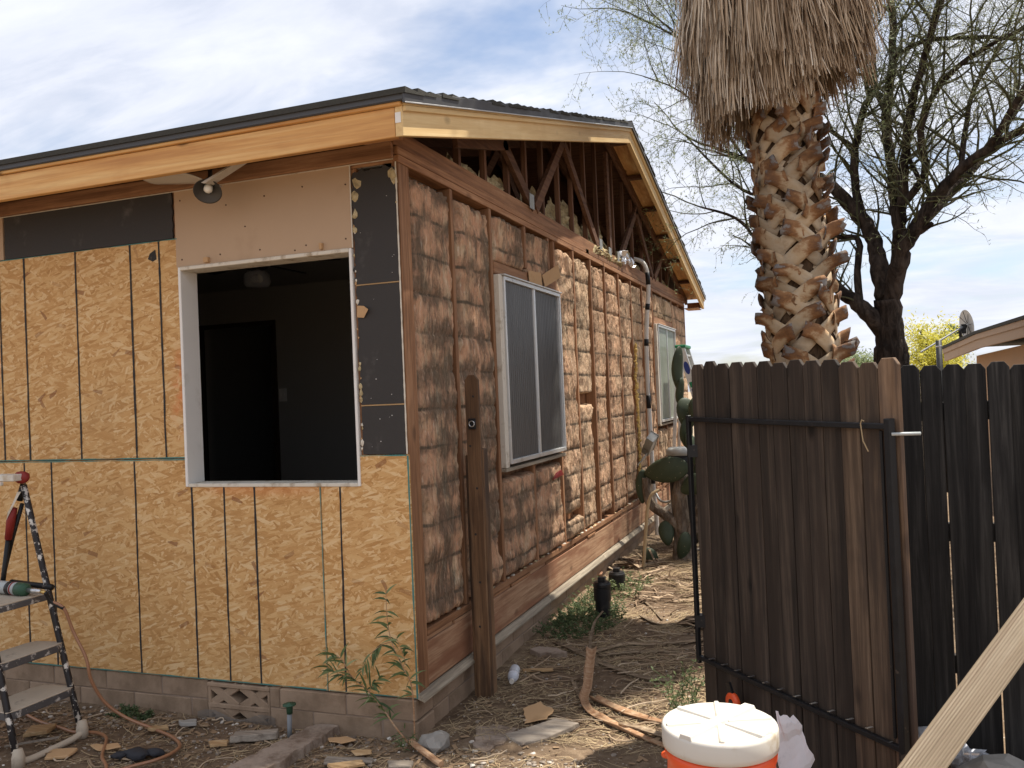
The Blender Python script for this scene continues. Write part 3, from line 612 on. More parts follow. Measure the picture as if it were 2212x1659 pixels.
    bx('caulk_strip', 'offwhite', -0.2735, -0.268, -0.004, 0.0, 2.29, 2.735, bevel=0)
front_wall()
# --- side wall framing
STUDS = [0.668, 1.268, 2.632, 3.17, 3.73, 4.25, 4.84, 5.43, 6.02, 6.625, 7.985, 8.55]
def side_wall():
    MB().box(-0.040, 0.0, 0.014, 0.094, 0.0, 2.70).build('stud', MAT['old_z'], HOUSE, bevel=0.003)
    MB().box(-0.09, -0.002, 0.096, 0.134, 0.0, 2.70).build('stud', MAT['old_z'], HOUSE, bevel=0.003)
    for y in STUDS: bx('stud', 'old_z', -0.089, -0.001+R.uniform(-.002, .002), y-0.019, y+0.019, 0.314, 2.70)
    for y in (1.945, 7.30):
        bx('stud', 'old_z', -0.089, -0.002, y-0.019, y+0.019, 0.314, 1.02); bx('stud', 'old_z', -0.089, -0.002, y-0.019, y+0.019, 2.40, 2.70)
    bx('stud', 'old_z', -0.089, -0.002, 2.47, 2.508, 2.40, 2.70)
    bx('stud', 'old_z', -0.089, 0.0, LY-0.04, LY, 0.0, 2.70)
    for y0, y1 in ((0.136, 4.2), (4.203, 9.1)):
        bx('sill_plate', 'old_y', -0.09, 0.001, y0, y1, 0.274, 0.313, jit=0.001)
        bx('rim_joist', 'rim_y', -0.04, -0.003, y0-0.1 if y0 < 1 else y0, y1, 0.026, 0.246, jit=0.001)
        bx('top_plate', 'old_y', -0.09, 0.002, y0-.12 if y0 < 1 else y0, y1+.03, 2.702, 2.741)
        bx('top_plate', 'old_y', -0.09, 0.000, y0-.12 if y0 < 1 else y0-0.6, y1-0.5 if y0 < 1 else y1+.03, 2.744, 2.784)
    # broken strips of subfloor edge
    y = 0.14
    while y < 9.0:
        L = R.uniform(0.08, 0.5); bx('subfloor_strip', R.choice(['old_y', 'rim_y', 'old_y']), -0.05, R.uniform(-.02, .004), y, min(9.05, y+L), 0.249, 0.271 - R.uniform(0, .006), bevel=0); y += L + (R.uniform(.01, .05) if R.random() < .35 else .002)
    # sloping weathered drip board along the base
    y = 0.0
    for L in (2.1, 1.6, 2.4, 3.02):
        z = R.uniform(-.003, .003)
        MB().prism([(-0.008, y, 0.020+z), (0.012, y, 0.020+z), (0.034, y, -0.006+z), (0.034, y, -0.020+z), (-0.008, y, -0.004+z)], (0, L-0.003, 0)).build('drip_board', MAT['grey_y'], HOUSE, bevel=0.002); y += L
    # jagged plaster remains on the sill
    for i in range(46):
        y = R.uniform(0.2, 6.2); s_ = R.uniform(.012, .035)
        MB().blob((-0.012, y, 0.315), 0.014, s_, 0.007, i, 0.5).build('plaster_crumb', MAT[R.choice(['offwhite', 'loose_insul', 'grey_y'])], HOUSE)
side_wall()
def batt(y0, y1, z0, z1, seed, bulge=0.03, gap=0.012, torn=0.0, lean=0.0, back=-0.085, rg=None):
    """one fibreglass batt between two studs"""
    w = y1-y0; ny = max(10, int(w/0.011)); nzn = max(8, int((z1-z0)/0.014)); mb = MB(); 
    for j in range(nzn+1):
        t = j/nzn; z = z0+(z1-z0)*t
        l = y0 + gap*(0.4+1.6*abs(nz(seed, z, 0, 2.3))) ; r = y1 - (gap if rg is None else rg)*(0.5+1.5*abs(nz(seed+9, z, 4, 2.3)))
        if torn: l += torn*max(0, nz(seed, z, 8, 1.9)); r -= torn*max(0, nz(seed, z, 2, 1.7))
        ph = ((z-1.646+2.03)/0.203) % 1.0; groove = math.exp(-(min(ph, 1-ph)*0.203/0.010)**2); band = math.floor((z-1.646+2.03)/0.203+0.0); hb = nz(seed*3.3, band*1.71, 5.5); gb = nz(seed*1.3, (band+(1 if ph > .5 else 0))*2.31, 1.5)
        l += 0.010*nz(seed, z, 0, 26); r += 0.012*nz(seed, z, 5, 26)
        for i in range(ny+1):
            s_ = i/ny; y = l+(r-l)*s_
            topj = 0.0
            if t > 0.90: topj = -(t-0.90)/0.10*(0.035+0.055*abs(nz(seed, y, 0, 11)))
            if t < 0.05: topj = (0.05-t)/0.05*0.025*abs(nz(seed, y, 7, 14))
            ed = min(s_, 1-s_); prof = sst(ed, 0, 0.12)
            zt = sst(min(t, 1-t)*(z1-z0), 0, 0.05)
            x = -0.026 + bulge*0.75*prof*zt*(0.7+0.9*nz(seed, y*2, z*2, 1.4)) + 0.022*prof
            x += 0.008*fbm(seed*2.1, y*2.4, z*0.7, 7, 5) + 0.010*nz(y, z*0.25, seed, 48) + 0.006*nz(y*1.3, z*0.5, seed, 90) - 0.011*groove*max(0, 0.45+1.5*gb+0.5*nz(y, z, seed, 4)) + 0.014*hb*prof*math.sin(math.pi*ph)
            x -= 0.05*sst(nz(seed*1.7, y*1.6, z, 2.7), 0.38, 0.62)*prof*torn*12
            x += lean*t
            if ed < 0.001 or t in (0, 1): x = back
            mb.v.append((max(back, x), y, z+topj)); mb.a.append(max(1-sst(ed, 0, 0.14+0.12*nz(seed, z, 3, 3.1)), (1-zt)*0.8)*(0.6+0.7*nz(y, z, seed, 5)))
    for j in range(nzn):
        for i in range(ny):
            q = j*(ny+1)+i; mb.f.append((q, q+1, q+ny+2, q+ny+1))
    mb.a = [min(1, max(0, a)) for a in mb.a]
    mb.build('insulation_batt', MAT['insul'], HOUSE, smooth=True, attr='edge')
def batts():
    t = 0.019; Z0, Z1 = 0.318, 2.700
    batt(0.136, 0.668-t, Z0, Z1, 1.3, 0.022, 0.004)
    batt(0.668+t, 1.268-t, Z0, Z1, 4.1, 0.030, 0.018, 0.05)
    batt(1.268+t, 1.945-t, Z0, 1.00, 6.2, 0.032, 0.010); batt(1.945+t, 2.632-t, Z0, 1.00, 7.9, 0.034, 0.014, 0.03)
    batt(1.268+t, 1.945-t, 2.36, Z1, 9.7, 0.030, 0.010); batt(1.945+t, 2.47, 2.36, Z1, 11.2, 0.035, 0.008)
    global_gap = 0
    ys = [2.632, 3.17, 3.73, 4.25, 4.84, 5.43, 6.02, 6.625]
    for i in range(len(ys)-1):
        b = [0.045, 0.006, 0.012, 0.022, 0.026, 0.022, 0.02][i]; g = [0.022, 0.034, 0.026, 0.012, 0.012, 0.014, 0.012][i]; tn = [0.05, 0.02, 0.02, 0.03, 0.06, 0.05, 0.02][i]
        if i == 0:
            batt(ys[i]+t, ys[i+1]-t, 0.52, Z1, 20.5, b, g, tn, rg=0.06); batt(ys[i]+t, ys[i+1]-t, Z0, 0.49, 31.5, 0.05, g, tn, rg=0.04)
        elif i == 1:
            batt(ys[i]+t, ys[i+1]-t, 1.48, Z1, 22.7, b, g, tn, rg=0.10); batt(ys[i]+t, ys[i+1]-t, Z0, 1.43, 24.4, 0.012, g, tn, rg=0.095)
        else: batt(ys[i]+t, ys[i+1]-t, Z0+(0.05 if i in (2, 4) else 0), Z1, 20.5+i*2.7, b, g, tn, rg=[0, 0, 0.075, 0.05, 0.08, 0.07, 0.05][i])
    batt(6.625+t, 7.30-t, Z0, 1.03, 41.1, 0.03); batt(7.30+t, 7.985-t, Z0, 1.03, 43.1, 0.03)
    batt(6.625+t, 7.30-t, 2.38, Z1, 45.1, 0.03); batt(7.30+t, 7.985-t, 2.38, Z1, 47.1, 0.03)
    batt(7.985+t, 8.55-t, Z0, Z1, 49.3, 0.03); batt(8.55+t, LY-0.04, Z0, Z1, 51.7, 0.02)
    # backing drywall seen in the gaps
    MB().box(-0.105, -0.092, 0.13, LY-.02, 0.30, 2.70).build('wall_backing', MAT['old_z'], HOUSE)
batts()
# headers and torn paper above the windows
bx('header', 'old_y', -0.06, 0.004, 1.288, 1.93, 2.285, 2.365); bx('header', 'old_y', -0.055, 0.0, 1.935, 2.612, 2.285, 2.372)
bx('header', 'old_y', -0.06, 0.004, 6.645, 7.96, 2.29, 2.39)
MB().prism([(0.012, 1.95, 2.29), (0.02, 2.22, 2.295), (0.018, 2.21, 2.395), (0.008, 1.95, 2.385)], (0.004, 0, 0)).build('torn_paper', MAT['cardboard'], HOUSE)
MB().prism([(0.016, 2.30, 2.30), (0.055, 2.58, 2.40), (0.045, 2.56, 2.50), (0.012, 2.25, 2.385)], (0.005, 0, 0)).build('torn_paper', MAT['cardboard'], HOUSE)
MB().prism([(0.045, 2.20, 0.86), (0.055, 2.44, 0.875), (0.05, 2.40, 0.915), (0.04, 2.30, 0.90)], (0.006, 0, 0)).build('red_scrap', MAT['red'], HOUSE)
def window(y0, y1, z0, z1, gm, xf, label, ribs):
    W = empty('window', (xf, (y0+y1)/2, z0)); W.parent = HOUSE; W.location = WL[W]-WL[HOUSE]; W['label'] = label
    bx('side_trim', 'offwhite', -0.06, xf-0.012, y0-0.005, y0+0.06, z0-0.02, z1+0.005, parent=W)
    bx('sill_strip', 'grey_y', -0.05, xf-0.010, y0-0.01, y1+0.01, z0-0.045, z0-0.022, parent=W)
    a = y0+0.062
    fr = MB()
    fr.box(-0.02, xf, a, a+0.022, z0, z1).box(-0.02, xf, y1-0.024, y1, z0, z1)
    fr.box(-0.02, xf+0.001, a+.022, y1-0.024, z1-0.026, z1).box(-0.02, xf+0.003, a+.022, y1-.024, z0, z0+0.028)
    fr.box(-0.02, xf+0.012, a-0.02, y1+0.012, z1+0.002, z1+0.012)
    fr.build('window_frame', MAT['alu'], W, bevel=0.002)
    ym = (a+y1)/2
    MB().box(-0.01, xf-0.004, ym-0.014, ym+0.014, z0+.028, z1-.026).build('mullion', MAT['alu'], W, bevel=0.002)
    for k, (p, q) in enumerate(((a+0.022, ym-0.014), (ym+0.014, y1-0.024))):
        n = ribs*4; mb = MB(); xp = xf-0.022-0.008*k
        for i in range(n+1):
            t = i/n; yy = p+(q-p)*t; xx = xp + 0.0075*math.sin(t*ribs*2*math.pi)
            for zz in (z0+.028, z1-.026): mb.v.append((xx, yy, zz)); mb.a.append(0)
        for i in range(n): mb.f.append((2*i, 2*i+2, 2*i+3, 2*i+1))
        mb.build('pane', MAT[gm], W, smooth=True)
        MB().box(xp-.02, xf-0.012, p, p+0.012, z0+.028, z1-.026).box(xp-.02, xf-.012, q-0.012, q, z0+.028, z1-.026).build('sash', MAT['alu'], W)
window(1.295, 2.600, 1.050, 2.275, 'reeded', 0.045, 'window with dark grey reeded panes in white frame, nearest the corner', 15)
window(6.655, 7.960, 1.085, 2.290, 'pale_glass', 0.045, 'window with pale green reeded panes at the far end', 12)

# --- gable trusses and attic
def plank_yz(name, m, x0, x1, p, q, w, parent=HOUSE):
    MB().bar(((x0+x1)/2, *p), ((x0+x1)/2, *q), x1-x0, w, (0, -(q[1]-p[1]), q[0]-p[0]) if abs(q[0]-p[0]) > 1e-4 else (0, 1, 0)).build(name, MAT[m], parent, bevel=0.002)
def gable():
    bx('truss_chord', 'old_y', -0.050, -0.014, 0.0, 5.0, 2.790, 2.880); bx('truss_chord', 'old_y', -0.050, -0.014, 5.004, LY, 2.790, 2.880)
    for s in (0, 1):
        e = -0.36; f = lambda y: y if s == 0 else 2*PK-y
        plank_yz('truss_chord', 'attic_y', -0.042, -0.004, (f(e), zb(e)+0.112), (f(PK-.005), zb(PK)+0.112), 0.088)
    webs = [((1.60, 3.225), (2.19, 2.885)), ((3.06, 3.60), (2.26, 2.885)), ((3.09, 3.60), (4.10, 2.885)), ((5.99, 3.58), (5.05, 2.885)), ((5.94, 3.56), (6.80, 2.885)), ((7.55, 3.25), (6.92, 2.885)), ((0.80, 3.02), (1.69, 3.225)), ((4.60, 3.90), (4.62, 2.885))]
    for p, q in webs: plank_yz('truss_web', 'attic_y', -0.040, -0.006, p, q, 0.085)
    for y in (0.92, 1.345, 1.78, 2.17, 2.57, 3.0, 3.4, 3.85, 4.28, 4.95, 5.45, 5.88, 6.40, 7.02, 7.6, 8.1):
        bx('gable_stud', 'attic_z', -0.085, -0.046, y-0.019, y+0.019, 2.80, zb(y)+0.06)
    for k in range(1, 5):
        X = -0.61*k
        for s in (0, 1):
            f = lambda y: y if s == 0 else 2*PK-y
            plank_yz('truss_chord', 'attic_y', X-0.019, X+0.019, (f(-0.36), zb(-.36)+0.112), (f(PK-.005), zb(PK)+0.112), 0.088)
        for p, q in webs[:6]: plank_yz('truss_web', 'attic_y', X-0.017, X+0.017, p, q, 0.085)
    # open truss tails along the eave
    x = -0.61*5
    while x > XL:
        plank_yz('truss_chord', 'attic_y', x-0.019, x+0.019, (-0.345, zb(-.345)+0.112), (PK, zb(PK)+0.112), 0.088); x -= 0.61
    for z, y in ((2.915, 2.13), (2.90, 4.17), (2.87, 4.53), (2.88, 4.90)):
        MB().box(-0.003, 0.002, y-0.05, y+0.05, z-0.055, z+0.055).build('truss_plate', MAT['galv'], HOUSE)
    # ragged insulation heaped behind the chord
    def heap(y0, y1, x0, seed, hh):
        mb = MB(); n = int((y1-y0)/0.016); m_ = 14
        for i in range(n+1):
            y = y0+(y1-y0)*i/n; env = sst(i/n, 0, .06)*sst(1-i/n, 0, .06)
            h = hh*env*(0.80+0.30*fbm(seed, y, 0, 2.2, 3)+0.22*nz(seed, y, 1, 14)+0.16*nz(seed, y, 1, 45))
            for j in range(m_+1):
                t = j/m_; x = x0 + 0.05*math.sin(t*math.pi)*(0.6+nz(y, t, seed, 9)) + 0.03*fbm(y, t, seed, 12, 3) - 0.05*t
                mb.v.append((x, y + 0.012*nz(y, t*2, seed+5, 14), 2.79+h*t)); mb.a.append(0)
        for i in range(n):
            for j in range(m_):
                q = i*(m_+1)+j; mb.f.append((q, q+m_+1, q+m_+2, q+1))
        mb.build('loose_insulation', MAT['loose_insul'], HOUSE, smooth=True)
    heap(0.8, 3.6, -0.10, 1.1, 0.26); heap(2.3, 3.9, -0.12, 3.1, 0.34); heap(3.2, 4.8, -0.10, 5.3, 0.40); heap(4.4, 6.4, -0.10, 7.1, 0.30); heap(6.0, 8.4, -0.10, 9.9, 0.24)
    heap(3.9, 4.5, -0.02, 12.1, 0.17); heap(4.5, 5.0, -0.02, 14.1, 0.15)
    bx('attic_floor', 'attic_y', XL, -0.12, 0.1, LY-.1, 2.79, 2.80, bevel=0)
gable()
# --- roof
def roof():
    for s in (0, 1):
        f = (lambda y: y) if s == 0 else (lambda y: 2*PK-y)
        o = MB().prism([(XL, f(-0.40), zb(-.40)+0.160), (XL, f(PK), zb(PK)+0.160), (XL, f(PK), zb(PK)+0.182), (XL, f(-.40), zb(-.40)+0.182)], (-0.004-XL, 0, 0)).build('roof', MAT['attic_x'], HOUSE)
        MB().prism([(-0.003, f(-0.40), zb(-.40)+0.160), (-0.003, f(PK), zb(PK)+0.160), (-0.003, f(PK), zb(PK)+0.182), (-0.003, f(-.40), zb(-.40)+0.182)], (0.248, 0, 0)).build('roof_overhang', MAT['new_y'], HOUSE)
        n = 36; st = (PK+0.43)/n
        for k in range(n):
            ya = -0.43+k*st; yb = min(PK, ya+st*1.5); x1 = 0.272+R.uniform(-.006, .008)
            MB().prism([(XL, f(ya), zb(ya)+0.190), (XL, f(yb), zb(yb)+0.184), (XL, f(yb), zb(yb)+0.188), (XL, f(ya+.004), zb(ya)+0.214+R.uniform(-.003, .006))], (x1-XL, 0, 0)).build('shingle', MAT['shingle'], o)
    # ridge caps
    for k in range(24):
        x = 0.27-0.2*k
        MB().prism([(x, PK-0.15, zb(PK-.15)+0.208), (x, PK, zb(PK)+0.222), (x, PK+0.15, zb(PK-.15)+0.208), (x, PK, zb(PK)+0.206)], (-0.24, 0, 0.006)).build('ridge_shingle', MAT['shingle'], HOUSE)
    # eave fascia, trim, drip edge
    bx('fascia_board', 'new_x', -4.2, 0.200, -0.39, -0.352, 2.69, 2.826); bx('fascia_board', 'new_x', XL, -4.203, -0.39, -0.352, 2.69, 2.826)
    bx('fascia_trim', 'new_x', XL, 0.24, -0.408, -0.345, 2.828, 2.846)
    bx('drip_edge', 'flash', XL, 0.262, -0.420, -0.405, 2.842, 2.897, bevel=0.001); bx('drip_edge_lip', 'flash', XL, 0.262, -0.424, -0.4185, 2.846, 2.852, bevel=0)
    for s in (0, 1):
        f = (lambda y: y) if s == 0 else (lambda y: 2*PK-y)
        def rk(name, m, x0, x1, lo, hi, e0=-0.39):
            MB().prism([(x0, f(e0), zb(e0)+lo), (x0, f(PK-.001), zb(PK)+lo), (x0, f(PK-.001), zb(PK)+hi), (x0, f(e0), zb(e0)+hi)], (x1-x0, 0, 0)).build(name, MAT[m], HOUSE, bevel=0.002)
        rk('rake_board', 'rake_%d' % s, 0.202, 0.240, 0.0, 0.137); rk('rake_trim', 'rake_%d' % s, 0.2405, 0.256, 0.112, 0.137, -0.388); rk('rake_trim', 'rake_%d' % s, 0.20, 0.256, 0.1385, 0.156, -0.385)
        rk('drip_edge', 'flash', 0.258, 0.270, 0.146, 0.203, -0.424); rk('drip_edge_lip', 'flash_edge', 0.2705, 0.274, 0.144, 0.151, -0.42)
        for y in (0.4, 1.2, 2.0, 2.8, 3.6, 4.35):
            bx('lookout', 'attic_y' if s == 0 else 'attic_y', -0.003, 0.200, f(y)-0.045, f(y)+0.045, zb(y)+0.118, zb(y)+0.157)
            d = HOUSE.children[-1]
        # end block under the eave return
        bx('return_block', 'old_y', -0.002, 0.200, min(f(-.35), f(-.31)), max(f(-.35), f(-.31)), 2.70, 2.79)
    bx('return_board', 'rim_y', 0.0, 0.199, LY+0.0, LY+0.385, 2.676, 2.688)
    MB().box(0.2035, 0.232, -0.3925, -0.391, 2.752, 2.800).build('price_tag', MAT['white'], HOUSE)
    # rafter tails blocking
    bx('sub_fascia', 'attic_x', XL, -0.045, 0.02, 0.058, 2.80, 2.86)
roof()
# rest of the shell so that no daylight leaks in
MB().box(XL, XL+0.02, 0.02, LY, -0.1, 3.0).build('end_wall', MAT['gypsum'], HOUSE)
MB().prism([(XL, 0, 2.9), (XL, PK, zb(PK)+.12), (XL, LY, 2.9)], (0.02, 0, 0)).build('end_gable', MAT['gypsum'], HOUSE)
MB().box(XL, -0.05, LY-0.012, LY, 0.0, 2.80).build('rear_wall', MAT['osb'], HOUSE)

# ------------------------------------------------------------ gate, fence and gate post
def picket_mesh(w, t, z0, z1, ear=0.022):
    return [(-w/2, z0), (w/2, z0), (w/2, z1-ear*1.25), (w/2-ear, z1), (-w/2+ear, z1), (-w/2, z1-ear*1.25)], t
def add_picket(parent, c, d, n, w, t, z0, z1, m, ear=0.020):
    """picket centred on c (x,y), running along d, its face towards n"""
    poly, _ = picket_mesh(w, t, z0, z1, ear); d = Vector((*d, 0)); n = Vector((*n, 0)); mb = MB()
    lean = R.uniform(-.0012, .0012)
    mb.prism([Vector((c[0], c[1], 0)) + d*(x + lean*z) + Vector((0, 0, z)) for x, z in poly], n*t)
    o = mb.build('picket', MAT[m], parent, bevel=0.002); return o
def gate():
    A = Vector((1.345, 0.500)); B = Vector((2.235, -0.437)); d = (B-A).normalized(); n = Vector((-d.y, d.x))*-1
    n = Vector((-0.730, -0.683)).normalized(); L = (B-A).length
    G = empty('gate', (A.x, A.y, -0.18), 'open board gate with dog-eared brown pickets and black steel frame', 'gate')
    N = 13; w = L/N
    for i in range(N):
        c = A + d*(w*(i+0.5)); off = -0.003*(i % 2)
        z1 = 1.622 - 0.05*i/(N-1) + R.uniform(-.010, .008) + (0.012 if i == N-1 else 0)
        add_picket(G, (c.x+n.x*off, c.y+n.y*off), (d.x, d.y), (-n.x, -n.y), w-0.003-R.uniform(0, .003), 0.017, -0.16+R.uniform(-.01, .01), z1, 'picket_light' if i == N-1 else ('picket_mid' if i >= N-3 else 'picket'))
    def P(t, z, o): q = A + d*(L*t) + n*o; return (q.x, q.y, z)
    def rail(name, p, q, s_=0.022, m='black_metal'): return MB().bar(p, q, s_, s_, (0, 0, 1) if abs(p[2]-q[2]) < 0.5 else (n.x, n.y, 0)).build(name, MAT[m], G, bevel=0.003)
    rail('frame_rail', P(0.0, 1.340, 0.020), P(0.965, 1.325, 0.020)); rail('frame_rail', P(0.0, 0.150, 0.020), P(0.965, 0.138, 0.020))
    rail('frame_stile', P(-0.008, 0.12, 0.020), P(-0.008, 1.36, 0.020)); rail('frame_stile', P(0.975, 0.10, 0.024), P(0.975, 1.355, 0.024), 0.030)
    rail('frame_stile', P(0.935, 0.165, 0.012), P(0.935, 1.31, 0.012), 0.012)
    for k in range(1, 12):
        p = P(k/N, 0.168, 0.022); MB().bar((p[0]-d.x*.008, p[1]-d.y*.008, p[2]), (p[0]+d.x*.008, p[1]+d.y*.008, p[2]+.002), 0.03, 0.002).build('bright_notch', MAT['steel'], G)  # small bright pieces on the bottom rail at the picket joints
    p = P(0.985, 1.298, 0.03); MB().tube([p, (p[0]+0.10, p[1]+0.035, p[2]-0.002)], 0.0065, 8).build('latch_rod', MAT['grey_paint'], G, smooth=True)
    lp = [P(0.895, 1.345, 0.04), P(0.890, 1.350, 0.045), P(0.885, 1.335, 0.045), P(0.888, 1.27, 0.04), P(0.90, 1.23, 0.032)]
    MB().tube(lp, 0.0025, 6).build('cord_loop', MAT['straw'], G)
    for z in (1.15, 0.3): MB().box(A.x-0.03, A.x+0.02, A.y-.02, A.y+.03, z, z+0.06).build('hinge', MAT['black_metal'], G)
    # caster at the foot of the gate
    C = empty('caster_wheel', (1.52, 0.20, -0.2), 'small orange wheel with black hub low against the gate', 'wheel')
    q = Vector((1.532, 0.245)) ; ax = (n.x, n.y, 0)
    cc = Vector((1.512, 0.222, 0.035))
    MB().lathe([(0.016, -0.012), (0.040, -0.012), (0.044, -0.006), (0.044, 0.006), (0.040, 0.012), (0.016, 0.012)], cc, 24, ax).build('tyre', MAT['orange'], C, smooth=True)
    MB().lathe([(0.015, -0.014), (0.015, 0.015), (0.006, 0.018)], cc, 14, ax).build('hub', MAT['black_plastic'], C)
    MB().bar(cc+Vector((0, 0, 0.02)), cc+Vector((-0.02, 0.01, 0.085)), 0.03, 0.012, ax).build('bracket', MAT['black_metal'], C)
gate()
def fence():
    F = empty('fence', (3.2, 0.45, -0.19), 'dark weathered dog-eared board fence behind the open gate', 'fence')
    x = 1.43; i = 0
    gaps = {11: 0.006, 13: 0.007, 10: .003, 15: .004}
    while x < 5.6:
        w = 0.0885
        add_picket(F, (x+w/2, 0.45+0.017*(i % 2)+R.uniform(-.002, .002)), (1, 0), (0, 1), w-R.uniform(0, .002), 0.016, -0.19+R.uniform(-.02, .01), 1.548+R.uniform(-.012, .012), 'picket_dark')
        x += w - 0.002 + gaps.get(i, 0.0); i += 1
    for z in (0.15, 0.75, 1.30): bxx = MB().box(1.42, 5.6, 0.490, 0.52, z, z+0.085).build('rail', MAT['picket_dark'], F, bevel=0.003)
    for xx in (1.40, 3.6): MB().box(xx-.04, xx+.04, 0.525, 0.60, -0.25, 1.45).build('post', MAT['picket_dark'], F, bevel=0.003)
    MB().box(2.80, 2.86, 0.418, 0.447, -0.17, 1.575).build('post', MAT['picket_dark'], F, bevel=0.003)
fence()
def gate_post():
    P = empty('gate_post', (0.10, 0.65, -0.2), 'brown dog-eared wooden gate post with black latch plate before the insulated wall', 'post')
    add_picket(P, (0.092, 0.622), (1, 0), (0, 1), 0.084, 0.020, -0.215, 1.622, 'post', 0.024)
    MB().box(0.056, 0.140, 0.6425, 0.715, -0.215, 1.20).build('post_core', MAT['post'], P, bevel=0.004)
    MB().box(0.026, 0.060, 0.648, 0.70, -0.215, 1.165).build('side_board', MAT['post'], P, bevel=0.003)
    k = MB().box(0.068, 0.114, 0.611, 0.6215, 1.315, 1.375).build('latch_plate', MAT['black_metal'], P, bevel=0.003)
    MB().tube([(0.093+0.016*math.cos(a*math.pi/8), 0.606, 1.346+0.016*math.sin(a*math.pi/8)) for a in range(17)], 0.003, 6).build('latch_ring', MAT['steel'], k, smooth=True)
    for z in (1.50, 1.22, 0.98, 0.72, 0.45, 0.2):
        MB().lathe([(0.007, 0), (0.006, 0.0015)], (0.092+R.uniform(-.025, .025), 0.622, z), 10, (0, -1, 0)).build('knot', MAT['mark'], P)
gate_post()

